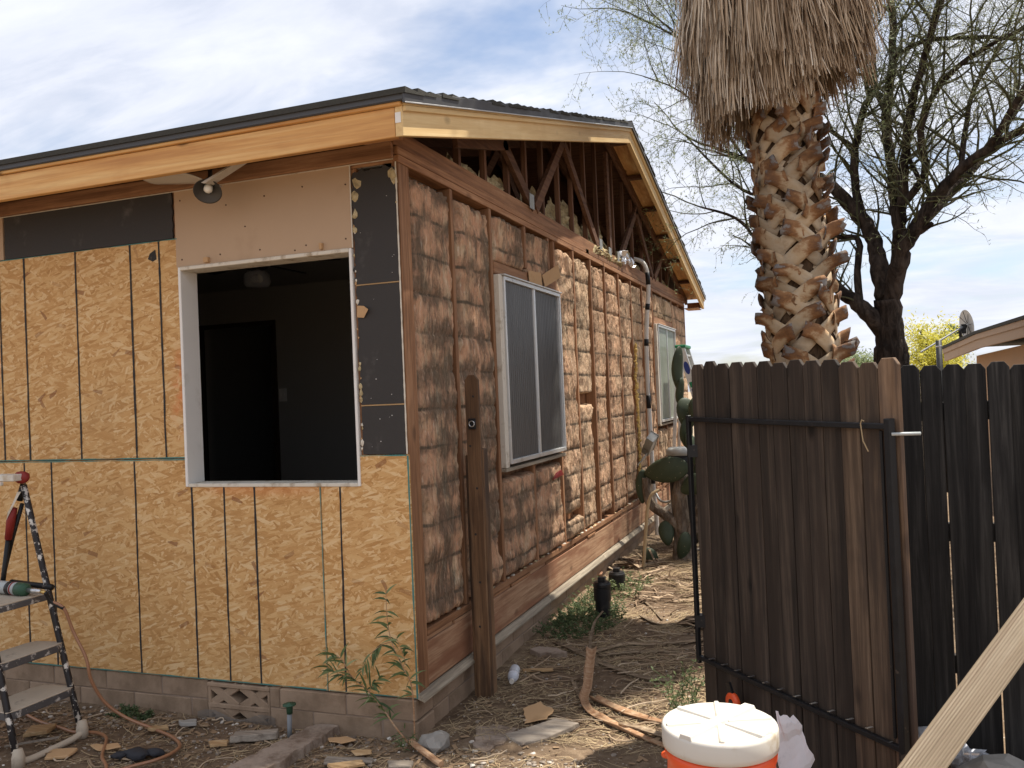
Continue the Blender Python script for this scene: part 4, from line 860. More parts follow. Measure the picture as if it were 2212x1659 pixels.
# ------------------------------------------------------------ fan palm
def palm():
    T = empty('palm_tree', (1.93, 2.86, -0.2), 'thick fan palm with criss-cross leaf bases and shaggy dead thatch', 'palm tree')
    ax = lambda z: Vector((1.745+0.048*(3.42-z), 2.84, z))
    rt = lambda z: 0.222 + 0.012*math.sin(z*1.3) + 0.03*max(0, 1.0-z)*0.5
    zs = [-0.25+0.15*i for i in range(52)]
    MB().tube([ax(z) for z in zs], [rt(z) for z in zs], 20).build('trunk', MAT['palm_core'], T, smooth=True)
    # split leaf bases wrapped round the trunk
    def strap(a0, z0, a1, z1, w0, w1, o0, o1, stub, seed, tb=0.0):
        """band from angle a0/height z0 to a1/z1 lying on the trunk, then a stub that stands off"""
        mb = MB(); n = 9; cen = []; 
        for i in range(n+1):
            t = i/n
            if t <= 0.68:
                u = t/0.68; a = a0+(a1-a0)*u; z = z0+(z1-z0)*u**1.1; r = rt(z)+o0+(o1-o0)*u
            else:
                u = (t-0.68)/0.32; a = a1+(a1-a0)*0.30*u; z = z1+stub*(0.42+0.3*nz(seed, 2.2))*u + 0.01*nz(seed, u); r = rt(z1)+o1+stub*0.9*u**1.1
            cen.append((t, a, z, r, w0+(w1-w0)*t))
        pts = [ax(z)+Vector((r*math.cos(a), r*math.sin(a), 0)) for _, a, z, r, w in cen]
        K = 4; vs = []; at = []
        for i, (t, a, z, r, w) in enumerate(cen):
            tg = (pts[min(i+1, n)]-pts[max(i-1, 0)]).normalized(); rd = Vector((math.cos(a), math.sin(a), 0)); sd = tg.cross(rd).normalized(); rn = sd.cross(tg).normalized()
            for k in range(K+1):
                s_ = k/K*2-1; curl = -0.011*s_*s_*(1-t*0.4) ; q = pts[i]+sd*(s_*w/2)+rn*(curl+0.004*nz(seed, t*3, s_))
                if i == n: q += tg*0.022*nz(seed*3, s_*2.3, 1.7)*2
                vs.append(q); at.append(min(1, max(0, 0.1+0.9*t + tb + 0.28*nz(seed, t*2.5, s_*1.4))))
            for k in range(K+1):
                s_ = k/K*2-1; q = pts[i]+sd*(s_*w/2*0.96)+rn*(-0.010-0.011*s_*s_*(1-t*0.4)); vs.append(q); at.append(min(1, 0.75+0.2*t))
        W_ = 2*(K+1); fs = []
        for i in range(n):
            b = i*W_; e = b+W_
            for k in range(K): fs.append((b+k, b+k+1, e+k+1, e+k)); fs.append((b+K+1+k+1, b+K+1+k, e+K+1+k, e+K+1+k+1))
            fs.append((b, e, e+K+1, b+K+1)); fs.append((b+K, b+2*K+1, e+2*K+1, e+K))
        b = n*W_; fs.append(tuple([b+k for k in range(K+1)] + [b+K+1+k for k in range(K, -1, -1)]))
        mb.add(vs, fs, at); mb.build('leaf_base', MAT['boot'], T, smooth=True, attr='t')
    rows = 21; per = 6; z = 1.16
    for rw in range(rows):
        for k in range(per):
            a = 2*math.pi*(k+0.5*(rw % 2))/per + 0.10*rw + R.uniform(-.15, .15)
            zz = z+R.uniform(-.028, .028); sgn = 1 if R.random() < 0.5 else -1
            st = R.uniform(0.025, 0.065)
            if math.cos(a - 0.1) > 0.35: st += R.uniform(0.03, 0.075)
            half = 0.80
            strap(a-half*sgn, zz-0.092, a+0.07*sgn, zz+0.062+R.uniform(-.015, .015), 0.124*R.uniform(.85, 1.15), 0.104*R.uniform(.8, 1.15), 0.006, 0.040*R.uniform(.6, 1.5), st, R.random()*50)
            if R.random() < 0.1: continue
            strap(a+half*sgn, zz-0.092, a+0.05*sgn, zz+0.042+R.uniform(-.015, .015), 0.118*R.uniform(.8, 1.15), 0.096*R.uniform(.8, 1.1), 0.003, 0.026, st*0.35, R.random()*50, -0.22)
        z += 0.124
    # hanging thatch of dead fronds
    mb = MB()
    for i in range(1150):
        a0 = R.uniform(0, 2*math.pi); u = R.random()
        # sector facing the photographer's side gets its low fringe
        lowz = 3.34 + 0.34*(0.5+0.5*math.cos(a0-0.1)) + 0.12*nz(i, 0.3)+0.10*nz(a0*2.2, 4.4)
        zbot = lowz + (u**1.6)*3.2
        rmax = 0.50 + 0.24*sst(zbot, 3.35, 4.0) + 0.20*sst(zbot, 3.8, 5.0) + 0.06*math.cos(a0)*sst(zbot, 3.6, 4.4)
        r0 = (rmax + (0.14 if math.cos(a0) < -0.15 else 0.06)*(1-sst(zbot, 3.6, 4.2)))*R.uniform(0.66, 1.0)
        ln = R.uniform(0.55, 1.05); n_ = R.randint(11, 18); fanw = R.uniform(0.10, 0.24); tone = R.random()
        for k in range(n_):
            s_ = (k/(n_-1)*2-1); da = s_*fanw/r0*0.7; l2 = ln*(1-0.22*abs(s_))*R.uniform(0.8, 1.12); wd = R.uniform(0.007, 0.021); kink = R.uniform(-.5, .5); pts = []; sds = []; ws = []
            rr0 = r0*R.uniform(0.93, 1.04); S = 5
            for q in range(S+1):
                t = q/S; a = a0+da*(0.35+0.65*t) + 0.025*kink*math.sin(t*5+k)
                z_ = zbot+l2*(1-t) + R.uniform(-.01, .01); r_ = rr0 - 0.16*(1-t)**1.5 + 0.020*nz(i*1.3, k*.9, t*3) + (0.03*kink*(t-0.75)*4 if t > 0.75 else 0)
                if t > 0.8: a += kink*0.05*(t-0.8)*5
                c = ax(z_); pts.append((c.x+r_*math.cos(a), c.y+r_*math.sin(a), z_)); tw = R.uniform(-.5, .5) + kink*2*t
                sds.append(Vector((-math.sin(a), math.cos(a), 0))*math.cos(tw)+Vector((math.cos(a), math.sin(a), 0))*math.sin(tw)); ws.append(wd*(1.15-0.85*t))
            tn = min(1, max(0, 0.08+0.72*tone*R.uniform(0.5, 1.25)+R.uniform(-.12, .28)))
            mb.ribbon(pts, ws, sds, [tn*(0.75+0.25*min(1, 2*(j/S))) for j in range(S+1)])
    mb.build('thatch', MAT['thatch'], T, attr='t', kind='stuff')
    # green crown above
    for i in range(38):
        a = i*2.39996; el = rad(72 - 100*(i/37)); c = ax(6.9+0.5*(1-i/37)); d = Vector((math.cos(a)*math.cos(el), math.sin(a)*math.cos(el), math.sin(el)))
        pl_ = R.uniform(0.55, 0.85); P = []; v = d.copy(); p = c.copy()
        for q in range(7): P.append(p.copy()); p = p+v*(pl_/6); v = (v+Vector((0, 0, -0.09))).normalized()
        fr = MB().tube(P, [0.02, .018, .016, .014, .013, .012, .011], 5); sd = v.cross(Vector((0, 0, 1))).normalized(); up = sd.cross(v)
        ns = 26; Lf = R.uniform(0.65, 0.82)
        for k in range(ns):
            an = rad(-115+230*k/(ns-1)); dd = v*math.cos(an)+sd*math.sin(an); base = P[-1]
            pts = [base, base+dd*Lf*0.45+Vector((0, 0, 0.02)), base+dd*Lf*0.8+Vector((0, 0, -0.05)), base+dd*Lf+Vector((0, 0, -0.22))]
            fr.ribbon(pts, [0.012, 0.050, 0.034, 0.006], (dd.cross(up)).normalized(), R.random())
        fr.build('frond', MAT['palm_leaf'], T, attr='t')
palm()

# ------------------------------------------------------------ mesquite
LIMBS = {
    'trunk': [ (2.58,5.94,-0.35,0.30), (2.61,5.94,0.6,0.26), (2.61,5.94,1.38,0.225), (2.61,5.94,1.72,0.200), (2.61,5.94,1.91,0.175), (2.60,5.93,2.10,0.165), (2.59,5.92,2.34,0.150) ],
    'right': [ (2.60,5.93,2.27,0.120), (2.69,5.85,2.56,0.110), (2.76,5.76,2.83,0.100), (2.87,5.70,3.00,0.090), (3.04,5.65,3.25,0.075), (3.28,5.52,3.51,0.060), (3.50,5.39,3.64,0.055), (3.79,5.28,3.77,0.040), (4.11,5.18,3.90,0.025) ],
    'right2': [ (2.89,5.70,3.03,0.070), (3.17,6.01,3.30,0.055), (3.53,6.36,3.71,0.050), (4.08,6.87,4.44,0.040), (4.50,7.23,5.00,0.030) ],
    'left': [ (2.59,5.92,2.34,0.130), (2.54,6.00,2.64,0.110), (2.52,6.10,2.90,0.100), (2.44,6.18,3.17,0.095), (2.27,6.22,3.42,0.085), (2.09,6.25,3.68,0.070), (1.88,6.39,3.84,0.050), (1.58,6.49,3.95,0.040), (1.18,6.55,4.15,0.030), (0.82,6.52,4.33,0.020) ],
    'mid': [ (2.59,5.92,2.34,0.090), (2.71,6.07,2.71,0.080), (2.75,6.08,3.07,0.075), (2.73,6.17,3.38,0.070), (2.71,6.16,3.83,0.065), (2.69,6.25,4.35,0.060), (2.79,6.28,4.96,0.050), (2.81,6.39,5.63,0.045), (2.82,6.49,6.30,0.030) ],
    'mid2': [ (2.73,5.96,2.98,0.065), (2.78,5.87,3.32,0.060), (2.81,5.77,3.72,0.055), (2.87,5.68,4.16,0.050), (3.02,5.62,4.69,0.040), (3.20,5.58,5.21,0.030) ],
    'c3': [ (2.76,5.87,3.27,0.050), (2.98,5.73,3.55,0.045), (2.96,5.61,3.98,0.040), (3.12,5.56,4.35,0.035), (3.40,5.44,4.56,0.030), (3.85,5.40,4.75,0.020) ],
    'l2': [ (2.44,6.18,3.17,0.060), (2.35,6.24,3.57,0.055), (2.37,6.24,4.02,0.050), (2.47,6.38,4.47,0.045), (2.59,6.42,4.72,0.040), (2.60,6.52,5.34,0.030), (2.47,6.68,6.08,0.020) ],
    'l3': [ (2.60,5.93,1.92,0.115), (2.47,5.88,2.11,0.110), (2.31,5.92,2.31,0.090), (2.15,5.97,2.45,0.075), (2.02,6.14,2.65,0.050), (1.64,6.31,2.84,0.035) ],
    'l4': [ (2.33,5.93,2.29,0.050), (2.32,6.03,2.67,0.045), (2.36,6.15,3.00,0.040), (2.18,6.19,3.07,0.035), (1.90,6.30,3.10,0.028), (1.30,6.50,3.21,0.028), (1.05,6.51,3.46,0.022), (0.64,6.46,3.63,0.012) ],
    'l5': [ (1.88,6.39,3.84,0.030), (1.42,6.43,3.67,0.025), (1.05,6.40,3.84,0.020), (0.52,6.41,4.48,0.010) ],
    'l6': [ (1.18,6.55,4.15,0.020), (0.93,6.56,4.54,0.018), (0.48,6.49,5.03,0.012), (0.03,6.43,5.28,0.007) ],
    'l7': [ (1.58,6.49,3.95,0.025), (1.19,6.55,4.50,0.022), (0.68,6.57,5.08,0.018), (0.49,6.59,5.67,0.014), (0.17,6.58,6.06,0.010) ],
    'l8': [ (2.37,6.24,4.02,0.030), (1.72,6.42,4.68,0.028), (0.96,6.56,5.25,0.022), (0.44,6.58,5.73,0.016), (-0.09,6.48,6.08,0.010) ],
    'r3': [ (3.28,5.52,3.51,0.035), (3.36,5.65,3.94,0.030), (3.48,5.80,4.37,0.025), (3.77,6.01,4.81,0.018) ],
    'r4': [ (3.04,5.65,3.25,0.030), (2.86,5.79,3.72,0.026), (2.84,5.89,4.08,0.020), (2.64,6.02,4.24,0.015) ],
    'r5': [ (2.91,5.71,2.97,0.040), (2.99,5.63,3.01,0.035), (3.01,5.59,3.02,0.030) ],
    'm3': [ (2.79,6.28,4.96,0.030), (3.07,6.07,5.01,0.028), (3.52,5.91,4.91,0.025), (3.94,5.85,4.79,0.018) ],
    'm4': [ (2.69,6.25,4.35,0.030), (2.55,6.41,4.85,0.026), (2.37,6.54,5.52,0.020), (2.22,6.70,6.14,0.015) ],
    'x1': [ (3.50,5.39,3.64,0.040), (3.9,4.9,4.3,0.034), (4.3,4.5,5.0,0.026), (4.6,4.2,5.6,0.016) ],
    'x2': [ (3.02,5.62,4.69,0.034), (3.2,5.2,5.3,0.028), (3.5,4.9,6.0,0.02), (3.7,4.7,6.5,0.012) ],
    'x3': [ (2.81,6.39,5.63,0.034), (3.2,6.5,6.2,0.028), (3.8,6.5,6.7,0.018) ],
}
def mesquite():
    rg = random.Random(11)
    T = empty('mesquite_tree', (2.6, 5.94, -0.2), 'bare dark-barked tree with many crooked branches behind the fence', 'tree')
    wood_mb = MB(); br = MB(); lf = MB()
    def rv(): return Vector((rg.gauss(0, 1), rg.gauss(0, 1), rg.gauss(0, 1))).normalized()
    def smooth(pts):
        P = [Vector(p[:3]) for p in pts]; Rr = [p[3] for p in pts]; o = []; r_ = []
        for i in range(len(P)-1):
            p0 = P[max(0, i-1)]; p1 = P[i]; p2 = P[i+1]; p3 = P[min(len(P)-1, i+2)]
            for k in range(4):
                t = k/4; o.append(0.5*((2*p1)+(p2-p0)*t+(2*p0-5*p1+4*p2-p3)*t*t+(3*p1-p0-3*p2+p3)*t**3)); r_.append((Rr[i]+(Rr[i+1]-Rr[i])*t))
        o.append(P[-1]); r_.append(Rr[-1]); return o, r_
    def grow(p, d, L, r, lvl):
        n = (7, 5, 4)[lvl-1]; pts = [p.copy()]; rr = [r]; st = L/n
        for i in range(n):
            bend = (0.22, 0.26, 0.30)[lvl-1]
            d = (d + rv()*bend + Vector((0, 0, -0.05 if lvl > 1 else -0.01))).normalized(); p = p+d*st; pts.append(p.copy()); rr.append(r*(1-0.75*(i+1)/n))
        tone = {1: 0.10, 2: 0.34, 3: 0.72}[lvl]+rg.uniform(-.06, .25)*(lvl/3)
        br.tube(pts, rr, (5, 4, 3)[lvl-1], False, tone)
        if lvl < 3:
            k = int(L/(0.115 if lvl == 1 else 0.085))
            for j in range(k):
                t = (j+rg.random())/k; t = 0.15+0.85*t; i = min(n-1, int(t*n)); f = t*n-i; q = pts[i].lerp(pts[i+1], f); dd = (pts[i+1]-pts[i]).normalized()
                side = (rv()-dd*0.0); side = (side-dd*side.dot(dd)).normalized()
                nd = (dd*0.55+side*0.9+Vector((0, 0, 0.12 if lvl == 1 else -0.02))).normalized()
                grow(q, nd, L*rg.uniform(0.32, 0.62)*(1 if lvl == 1 else 0.8), max(0.0022, rr[i]*0.5), lvl+1)
        else:
            for q in range(rg.randint(0, 2)+(5 if p.x < 1.7 else 1)):
                c = pts[rg.randint(1, n)]; s_ = rg.uniform(0.010, 0.022); a = rv(); b = a.orthogonal().normalized()
                lf.add([c, c+a*s_+b*s_*0.3, c+a*s_*2, c+a*s_-b*s_*0.3], [(0, 1, 2, 3)], rg.uniform(0.3, 1.0))
    for nme, pts in LIMBS.items():
        P, rr = smooth(pts)
        for i in range(len(P)): P[i] = P[i]+Vector((nz(i*.7, len(nme), 1), nz(i*.7, 5, len(nme)), nz(i*.7, 9, 2)))*min(0.03, rr[i]*0.5)
        wood_mb.tube(P, [r*0.86*(1+0.14*nz(i*1.3, r*30)) for i, r in enumerate(rr)], 10 if pts[0][3] > 0.05 else 7)
        if nme in ('trunk', 'r5'): continue
        tot = sum((P[i+1]-P[i]).length for i in range(len(P)-1)); k = int(tot/(0.125 if pts[-1][0] > 1.9 else 0.19))
        for j in range(k):
            t = 0.22+0.78*(j+rg.random())/k; i = min(len(P)-2, int(t*(len(P)-1))); dd = (P[i+1]-P[i]).normalized(); s_ = rv(); s_ = (s_-dd*s_.dot(dd)).normalized()
            L = rg.uniform(0.55, 1.15)*(0.75+0.5*t); nd = (dd*0.7+s_*0.8+Vector((0, 0, 0.22))).normalized()
            if P[i].z < 2.9: L *= 0.45
            grow(P[i], nd, L, min(0.016, max(0.006, rr[i]*0.45)), 1)
        grow(P[-1], (P[-1]-P[-2]).normalized(), rg.uniform(0.8, 1.2), rr[-1]*0.8, 1)
    wood_mb.build('trunk', MAT['bark'], T, smooth=True)
    cr_ = br.build('crown', MAT['twig'], T, attr='t', kind='stuff')
    lf.build('leaflets', MAT['far_leaf'], cr_, attr='t', kind='stuff')
    print('mesquite tris', len(br.f)*2)
mesquite()

# ------------------------------------------------------------ things fixed to the house
def fixtures():
    F = empty('flood_light', (-1.03, -0.2, 2.58), 'bronze floodlight with pale bulb hanging under the front eave', 'floodlight')
    ax = Vector((0.35, -0.62, -0.70)).normalized(); c = Vector((-1.00, -0.19, 2.675))
    MB().lathe([(0.022, -0.022), (0.026, 0.0), (0.042, 0.032), (0.068, 0.078), (0.072, 0.088), (0.066, 0.085), (0.032, 0.046), (0.0, 0.04)], c, 28, ax).build('lamp_shade', MAT['bronze'], F, smooth=True)
    MB().lathe([(0.0, 0.082), (0.012, 0.08), (0.022, 0.07), (0.022, 0.045), (0.01, 0.03)], c, 18, ax).build('bulb', MAT['bulb'], F, smooth=True)
    MB().tube([c-ax*0.015, c-ax*0.05+Vector((0, 0, .02)), c+Vector((-.02, .03, .12))], 0.012, 8).build('arm', MAT['bronze'], F, smooth=True)
    S = empty('soffit_sheet', (-1.1, -0.2, 2.62), 'bent pale vinyl soffit piece drooping beside the floodlight', 'soffit')
    mb = MB(); n = 16
    for i in range(n+1):
        t = i/n; x = -1.375+0.42*t; z = 2.728+0.028*math.sin(t*math.pi*0.9) - 0.075*t**2.2
        for j in range(5):
            s_ = j/4; mb.v.append((x, -0.27+0.13*s_, z - 0.035*(s_)*math.sin(math.pi*min(1, t*1.1))-0.008*math.sin(s_*3))); mb.a.append(0)
    for i in range(n):
        for j in range(4): q = i*5+j; mb.f.append((q, q+5, q+6, q+1))
    o = mb.build('sheet', MAT['vinyl'], S, smooth=True); k = o.modifiers.new('solid', 'SOLIDIFY'); k.thickness = 0.004
    o = MB().prism([(-0.965, -0.30, 2.648), (-0.945, -0.30, 2.640), (-0.730, -0.26, 2.752), (-0.745, -0.24, 2.765)], (0.008, 0.07, 0.008)).build('sheet', MAT['vinyl'], S, bevel=0.002)
    # conduit with tape bands
    C = empty('conduit', (0.05, 5.9, 0.2), 'white electrical conduit with black tape bands running down the insulated wall', 'conduit')
    P = [(-0.069, 5.9, 3.0), (-0.01, 5.9, 2.985), (0.052, 5.9, 2.945), (0.091, 5.9, 2.851), (0.101, 5.9, 2.717), (0.094, 5.9, 2.559), (0.066, 5.9, 2.296), (0.050, 5.9, 2.033), (0.046, 5.9, 1.769), (0.046, 5.9, 1.451), (0.05, 5.9, 1.186), (0.054, 5.9, 0.921), (0.056, 5.9, 0.657), (0.06, 5.9, 0.34), (0.075, 5.9, 0.12), (0.08, 5.9, -0.2)]
    def cr(P, k=5):
        P = [Vector(p) for p in P]; o = []
        for i in range(len(P)-1):
            p0, p1, p2, p3 = P[max(0, i-1)], P[i], P[i+1], P[min(len(P)-1, i+2)]
            for q in range(k): t = q/k; o.append(0.5*((2*p1)+(p2-p0)*t+(2*p0-5*p1+4*p2-p3)*t*t+(3*p1-p0-3*p2+p3)*t**3))
        return o+[P[-1]]
    global CR; CR = cr
    pts = cr(P); MB().tube(pts, 0.025, 14).build('pipe', MAT['pvc'], C, smooth=True)
    for z, h in ((2.76, 0.07), (2.44, 0.035), (2.033, 0.04), (1.355, 0.075), (0.868, 0.05), (0.45, 0.03)):
        seg = [p for p in pts if abs(p.z-z) < h+0.09]; seg.sort(key=lambda p: -p.z)
        def at(zz):
            for a, b in zip(pts, pts[1:]):
                if a.z >= zz >= b.z and a.z > b.z: return a.lerp(b, (a.z-zz)/(a.z-b.z))
            return pts[-1]
        MB().tube([at(z+h), at(z), at(z-h)], 0.0265, 14).build('tape_band', MAT['tape'], C, smooth=True)
    MB().tube(cr([(0.086, 5.88, 2.0), (0.09, 5.86, 1.7), (0.078, 5.85, 1.5), (0.088, 5.86, 1.35), (0.10, 5.86, 1.1), (0.085, 5.87, 0.9)]), 0.004, 6).build('wire', MAT['wire'], C, smooth=True)
    MB().tube(cr([(0.08, 5.88, 0.33), (0.15, 5.8, 0.24), (0.26, 5.7, 0.24), (0.36, 5.6, 0.30)]), 0.014, 8).build('flex_pipe', MAT['grey_paint'], C, smooth=True)
    mb = MB(); rg = random.Random(3)
    for i in range(16): mb.blob((-0.01+rg.uniform(-.03, .03), 5.28+rg.uniform(-.28, .28), 2.90+rg.uniform(-.05, .05)), rg.uniform(.02, .04), rg.uniform(.03, .07), rg.uniform(.02, .05), i, 0.6, 1, 3.0)
    mb.build('foil_wrap', MAT['foil'], label='crumpled silver foil wrapped where conduit enters the gable', cat='foil')
    mb = MB()
    for i in range(60):
        z = 0.32+1.66*(i/59); mb.blob((0.012+rg.uniform(-.006, .01), 5.44+0.02*math.sin(z*7)+rg.uniform(-.015, .015), z), rg.uniform(.012, .026), rg.uniform(.014, .03), rg.uniform(.016, .034), i, 0.4, 1, 2.5)
    mb.build('foam_bead', MAT['foam'], label='dripping yellow foam bead down a stud beside the conduit', cat='foam')
    B = empty('electrical_box', (0.12, 5.4, 0.80), 'tilted pale grey electrical box hanging beside the conduit', 'electrical box')
    M4 = Matrix.Translation((0.125, 5.45, 0.90)) @ Matrix.Rotation(rad(35), 4, 'Y') @ Matrix.Rotation(rad(-38), 4, 'X')
    def tbox(name, b, m):
        mb = MB().box(*b); mb.v = [tuple(M4 @ Vector(p)) for p in mb.v]; return mb.build(name, MAT[m], B, bevel=0.003)
    tbox('box_body', (-0.045, 0.045, -0.17, 0.17, -0.05, 0.05), 'grey_paint'); tbox('box_lid', (-0.052, 0.052, -0.178, 0.178, 0.051, 0.060), 'grey_paint'); tbox('open_cover', (0.02, 0.03, 0.10, 0.20, -0.24, -0.052), 'grey_paint')
fixtures()
def fan():
    F = empty('ceiling_fan', (-2.15, 1.75, 2.70), 'dark ceiling fan with glass lamp in the unlit room', 'ceiling fan')
    c = Vector((-2.16, 1.75, 0))
    MB().lathe([(0.02, 2.70), (0.06, 2.695), (0.05, 2.66), (0.10, 2.655), (0.11, 2.60), (0.08, 2.565), (0.04, 2.55)], c, 24).build('motor', MAT['fan'], F, smooth=True)
    MB().lathe([(0.05, 2.56), (0.10, 2.52), (0.105, 2.46), (0.085, 2.425), (0.0, 2.42)], c, 24).build('lamp_glass', MAT['film'], F, smooth=True)
    MB().lathe([(0.0, 2.54), (0.018, 2.52), (0.02, 2.47), (0.0, 2.455)], c+Vector((.03, 0, 0)), 12).build('bulb', MAT['bulb'], F, smooth=True)
    for k in range(5):
        a = 2*math.pi*k/5+0.35; d = Vector((math.cos(a), math.sin(a), 0)); n = Vector((-d.y, d.x, 0.2))
        MB().prism([c+Vector((0, 0, 2.61))+d*r+n*w for r, w in ((0.14, -.03), (0.62, -.065), (0.66, -.03), (0.66, .03), (0.62, .065), (0.14, .03))], (0, 0, 0.008)).build('blade', MAT['fan'], F)
fan()

# ------------------------------------------------------------ step ladder with tool and hose
def ladder():
    L = empty('step_ladder', (-2.0, -0.6, -0.2), 'paint-spattered black step ladder with dusty treads and red cap', 'ladder')
    y0, y1 = -0.42, -0.80
    def xz(z): return -1.76 - 0.268*(z+0.19)   # front frame leans back
    for i, y in enumerate((y0, y1)):
        pts = [(xz(z), y + (0.02 if i else -0.0)*(z+0.2)*1.4, z) for z in (-0.16, 0.0, 0.3, 0.6, 0.9, 1.12)]
        MB().tube(pts, 0.0165, 12).build('front_leg', MAT['ladder_tube'], L, smooth=True)
    MB().tube(CR([(xz(-.12), y0, -0.12), (-1.755, y0-0.01, -0.165), (-1.75, y0-0.06, -0.182), (-1.75, (y0+y1)/2, -0.184), (-1.75, y1+0.06, -0.182), (-1.755, y1+.01, -0.165), (xz(-.12), y1, -0.12)]), 0.0165, 10).build('foot_bar', MAT['tread'], L, smooth=True)
    for i, y in enumerate((y0, y1)):
        MB().lathe([(0.030, -0.2), (0.030, -0.15), (0.020, -0.11)], (-1.757, y, 0), 12).build('rubber_foot', MAT['tread'], L, smooth=True)
    for z, dpt in ((0.055, 0.19), (0.285, 0.17)):
        x1 = xz(z)+0.012; n = 5; poly = [(x1, y1-0.01), (x1+0.014, y1+0.04), (x1+0.014, y0-0.04), (x1, y0+0.01), (x1-dpt, y0-0.01), (x1-dpt-.02, y0-0.06), (x1-dpt-.02, y1+0.06), (x1-dpt, y1+0.01)]
        t = MB().prism([(x, y, z) for x, y in poly], (0, 0, 0.006)).build('tread', MAT['tread'], L, bevel=0.002)
        MB().prism([(x-0.0005, y, z-0.036) for x, y in poly], (0, 0, 0.0355)).build('tread_edge', MAT['tread_edge'], t, bevel=0.003)
    z = 0.545; x1 = xz(z)+0.01
    t = MB().prism([(x1, y1, z), (x1, y0, z), (x1-0.26, y0, z), (x1-0.26, y1, z)], (0, 0, 0.008)).build('tread', MAT['tread'], L, bevel=0.002)
    MB().box(x1-0.26, x1+.006, y1, y0, z-0.03, z-0.0005).build('tread_edge', MAT['tread_edge'], t, bevel=0.003)
    MB().tube([(x1-0.28, y0+.0, z+0.05), (x1+0.02, y0-.005, z+0.035)], 0.016, 10).build('brace', MAT['black_metal'], L, smooth=True)
    for i, y in enumerate((y0+0.015, y1-0.015)):
        MB().tube([(-2.145, y, 1.02), (-2.23, y, 0.82), (-2.33, y, 0.55), (-2.44, y, 0.2), (-2.56, y, -0.19)], 0.011, 8).build('rear_leg', MAT['black_metal'], L, smooth=True)
        MB().tube([(-2.128, y, 1.125), (-2.16, y-0.005, 1.04)], 0.018, 10).build('rear_leg_top', MAT['black_metal'], L, smooth=True)
    MB().tube([(-2.175, y0-.01, 1.0), (-2.20, y0-.012, 0.93), (-2.225, y0-.012, 0.83)], [0.017, 0.023, 0.018], 10).build('red_grip', MAT['red'], L, smooth=True)
    MB().tube([(-2.225, y0-.012, 0.83), (-2.27, y0-.012, 0.62), (-2.30, y0-.012, 0.48)], 0.013, 8).build('hand_rail', MAT['black_metal'], L, smooth=True)
    MB().prism([(-2.10, y0-.03, 1.09), (-2.125, y0-.03, 1.09), (-2.205, y0-.035, 0.94), (-2.195, y0-.035, 0.98)], (0.0, 0.004, 0)).build('sticker', MAT['offwhite'], L)
    MB().blob((-2.118, y0-0.005, 1.165), 0.048, 0.03, 0.034, 3, 0.12, 2).build('red_cap', MAT['red'], L, smooth=True)
    W = empty('white_board', (-2.3, -0.6, 1.12), 'cream paint-stained board lying across the ladder top', 'board')
    MB().box(-2.60, -2.095, -0.50, -0.425, 1.150, 1.186).build('board', MAT['lid'], W, bevel=0.004); MB().box(-2.60, -2.16, -0.52, -0.50, 1.13, 1.148).build('batten', MAT['lid'], W, bevel=0.003)
    # pneumatic tool
    T = empty('air_tool', (-2.05, -0.52, 0.55), 'grey and green air tool with silver coupler lying on the ladder shelf', 'tool')
    a, b = Vector((-2.36, -0.50, 0.594)), Vector((-1.985, -0.52, 0.584)); u = (b-a).normalized(); e = 0.0
    MB().tube([a, a+u*0.30], 0.034, 18).build('body', MAT['grey_paint'], T, smooth=True)
    MB().tube([a+u*0.23, a+u*0.26], 0.0352, 18).build('band', MAT['black_plastic'], T, smooth=True); MB().tube([a+u*0.265, a+u*0.275], 0.0352, 18).build('red_band', MAT['red'], T, smooth=True)
    MB().tube([a+u*0.30, a+u*0.355, a+u*0.37], [0.036, 0.034, 0.02], 18).build('collar', MAT['green_plastic'], T, smooth=True)
    MB().tube([a+u*0.37, a+u*0.42, a+u*0.47], [0.012, 0.014, 0.011], 12).build('coupler', MAT['steel'], T, smooth=True)
    MB().tube([a+u*0.47, a+u*0.50+Vector((0, 0, -.004))], 0.010, 10).build('fitting', MAT['brass'], T, smooth=True)
    H = empty('air_hose', (-1.6, -0.4, -0.2), 'copper-coloured air hose trailing from the ladder tool to the ground', 'hose')
    s0 = a+u*0.50
    P = [s0, (-1.85, -0.50, 0.525), (-1.80, -0.47, 0.485), (-1.775, -0.44, 0.36), (-1.715, -0.42, 0.219), (-1.695, -0.41, 0.10), (-1.66, -0.36, -0.03), (-1.58, -0.30, -0.125), (-1.42, -0.28, -0.175), (-1.256, -0.329, -0.182), (-1.14, -0.40, -0.185), (-1.105, -0.48, -0.185), (-1.12, -0.58, -0.184), (-1.18, -0.67, -0.184), (-1.25, -0.80, -0.184)]
    MB().tube(CR(P[1:]), 0.0085, 10).build('hose', MAT['hose'], H, smooth=True)
    MB().tube(CR([s0, P[1], P[2]]), 0.0105, 10).build('strain_relief', MAT['black_plastic'], H, smooth=True)
    MB().tube(CR([(-2.5, -0.2, -0.182), (-2.18, -0.33, -0.182), (-1.95, -0.38, -0.184), (-1.82, -0.41, -0.182), (-1.70, -0.385, -0.184), (-1.60, -0.42, -0.184), (-1.53, -0.49, -0.184), (-1.42, -0.62, -0.184), (-1.29, -0.72, -0.184), (-1.15, -0.9, -0.184)]), 0.0085, 10).build('hose', MAT['hose'], H, smooth=True)
ladder()

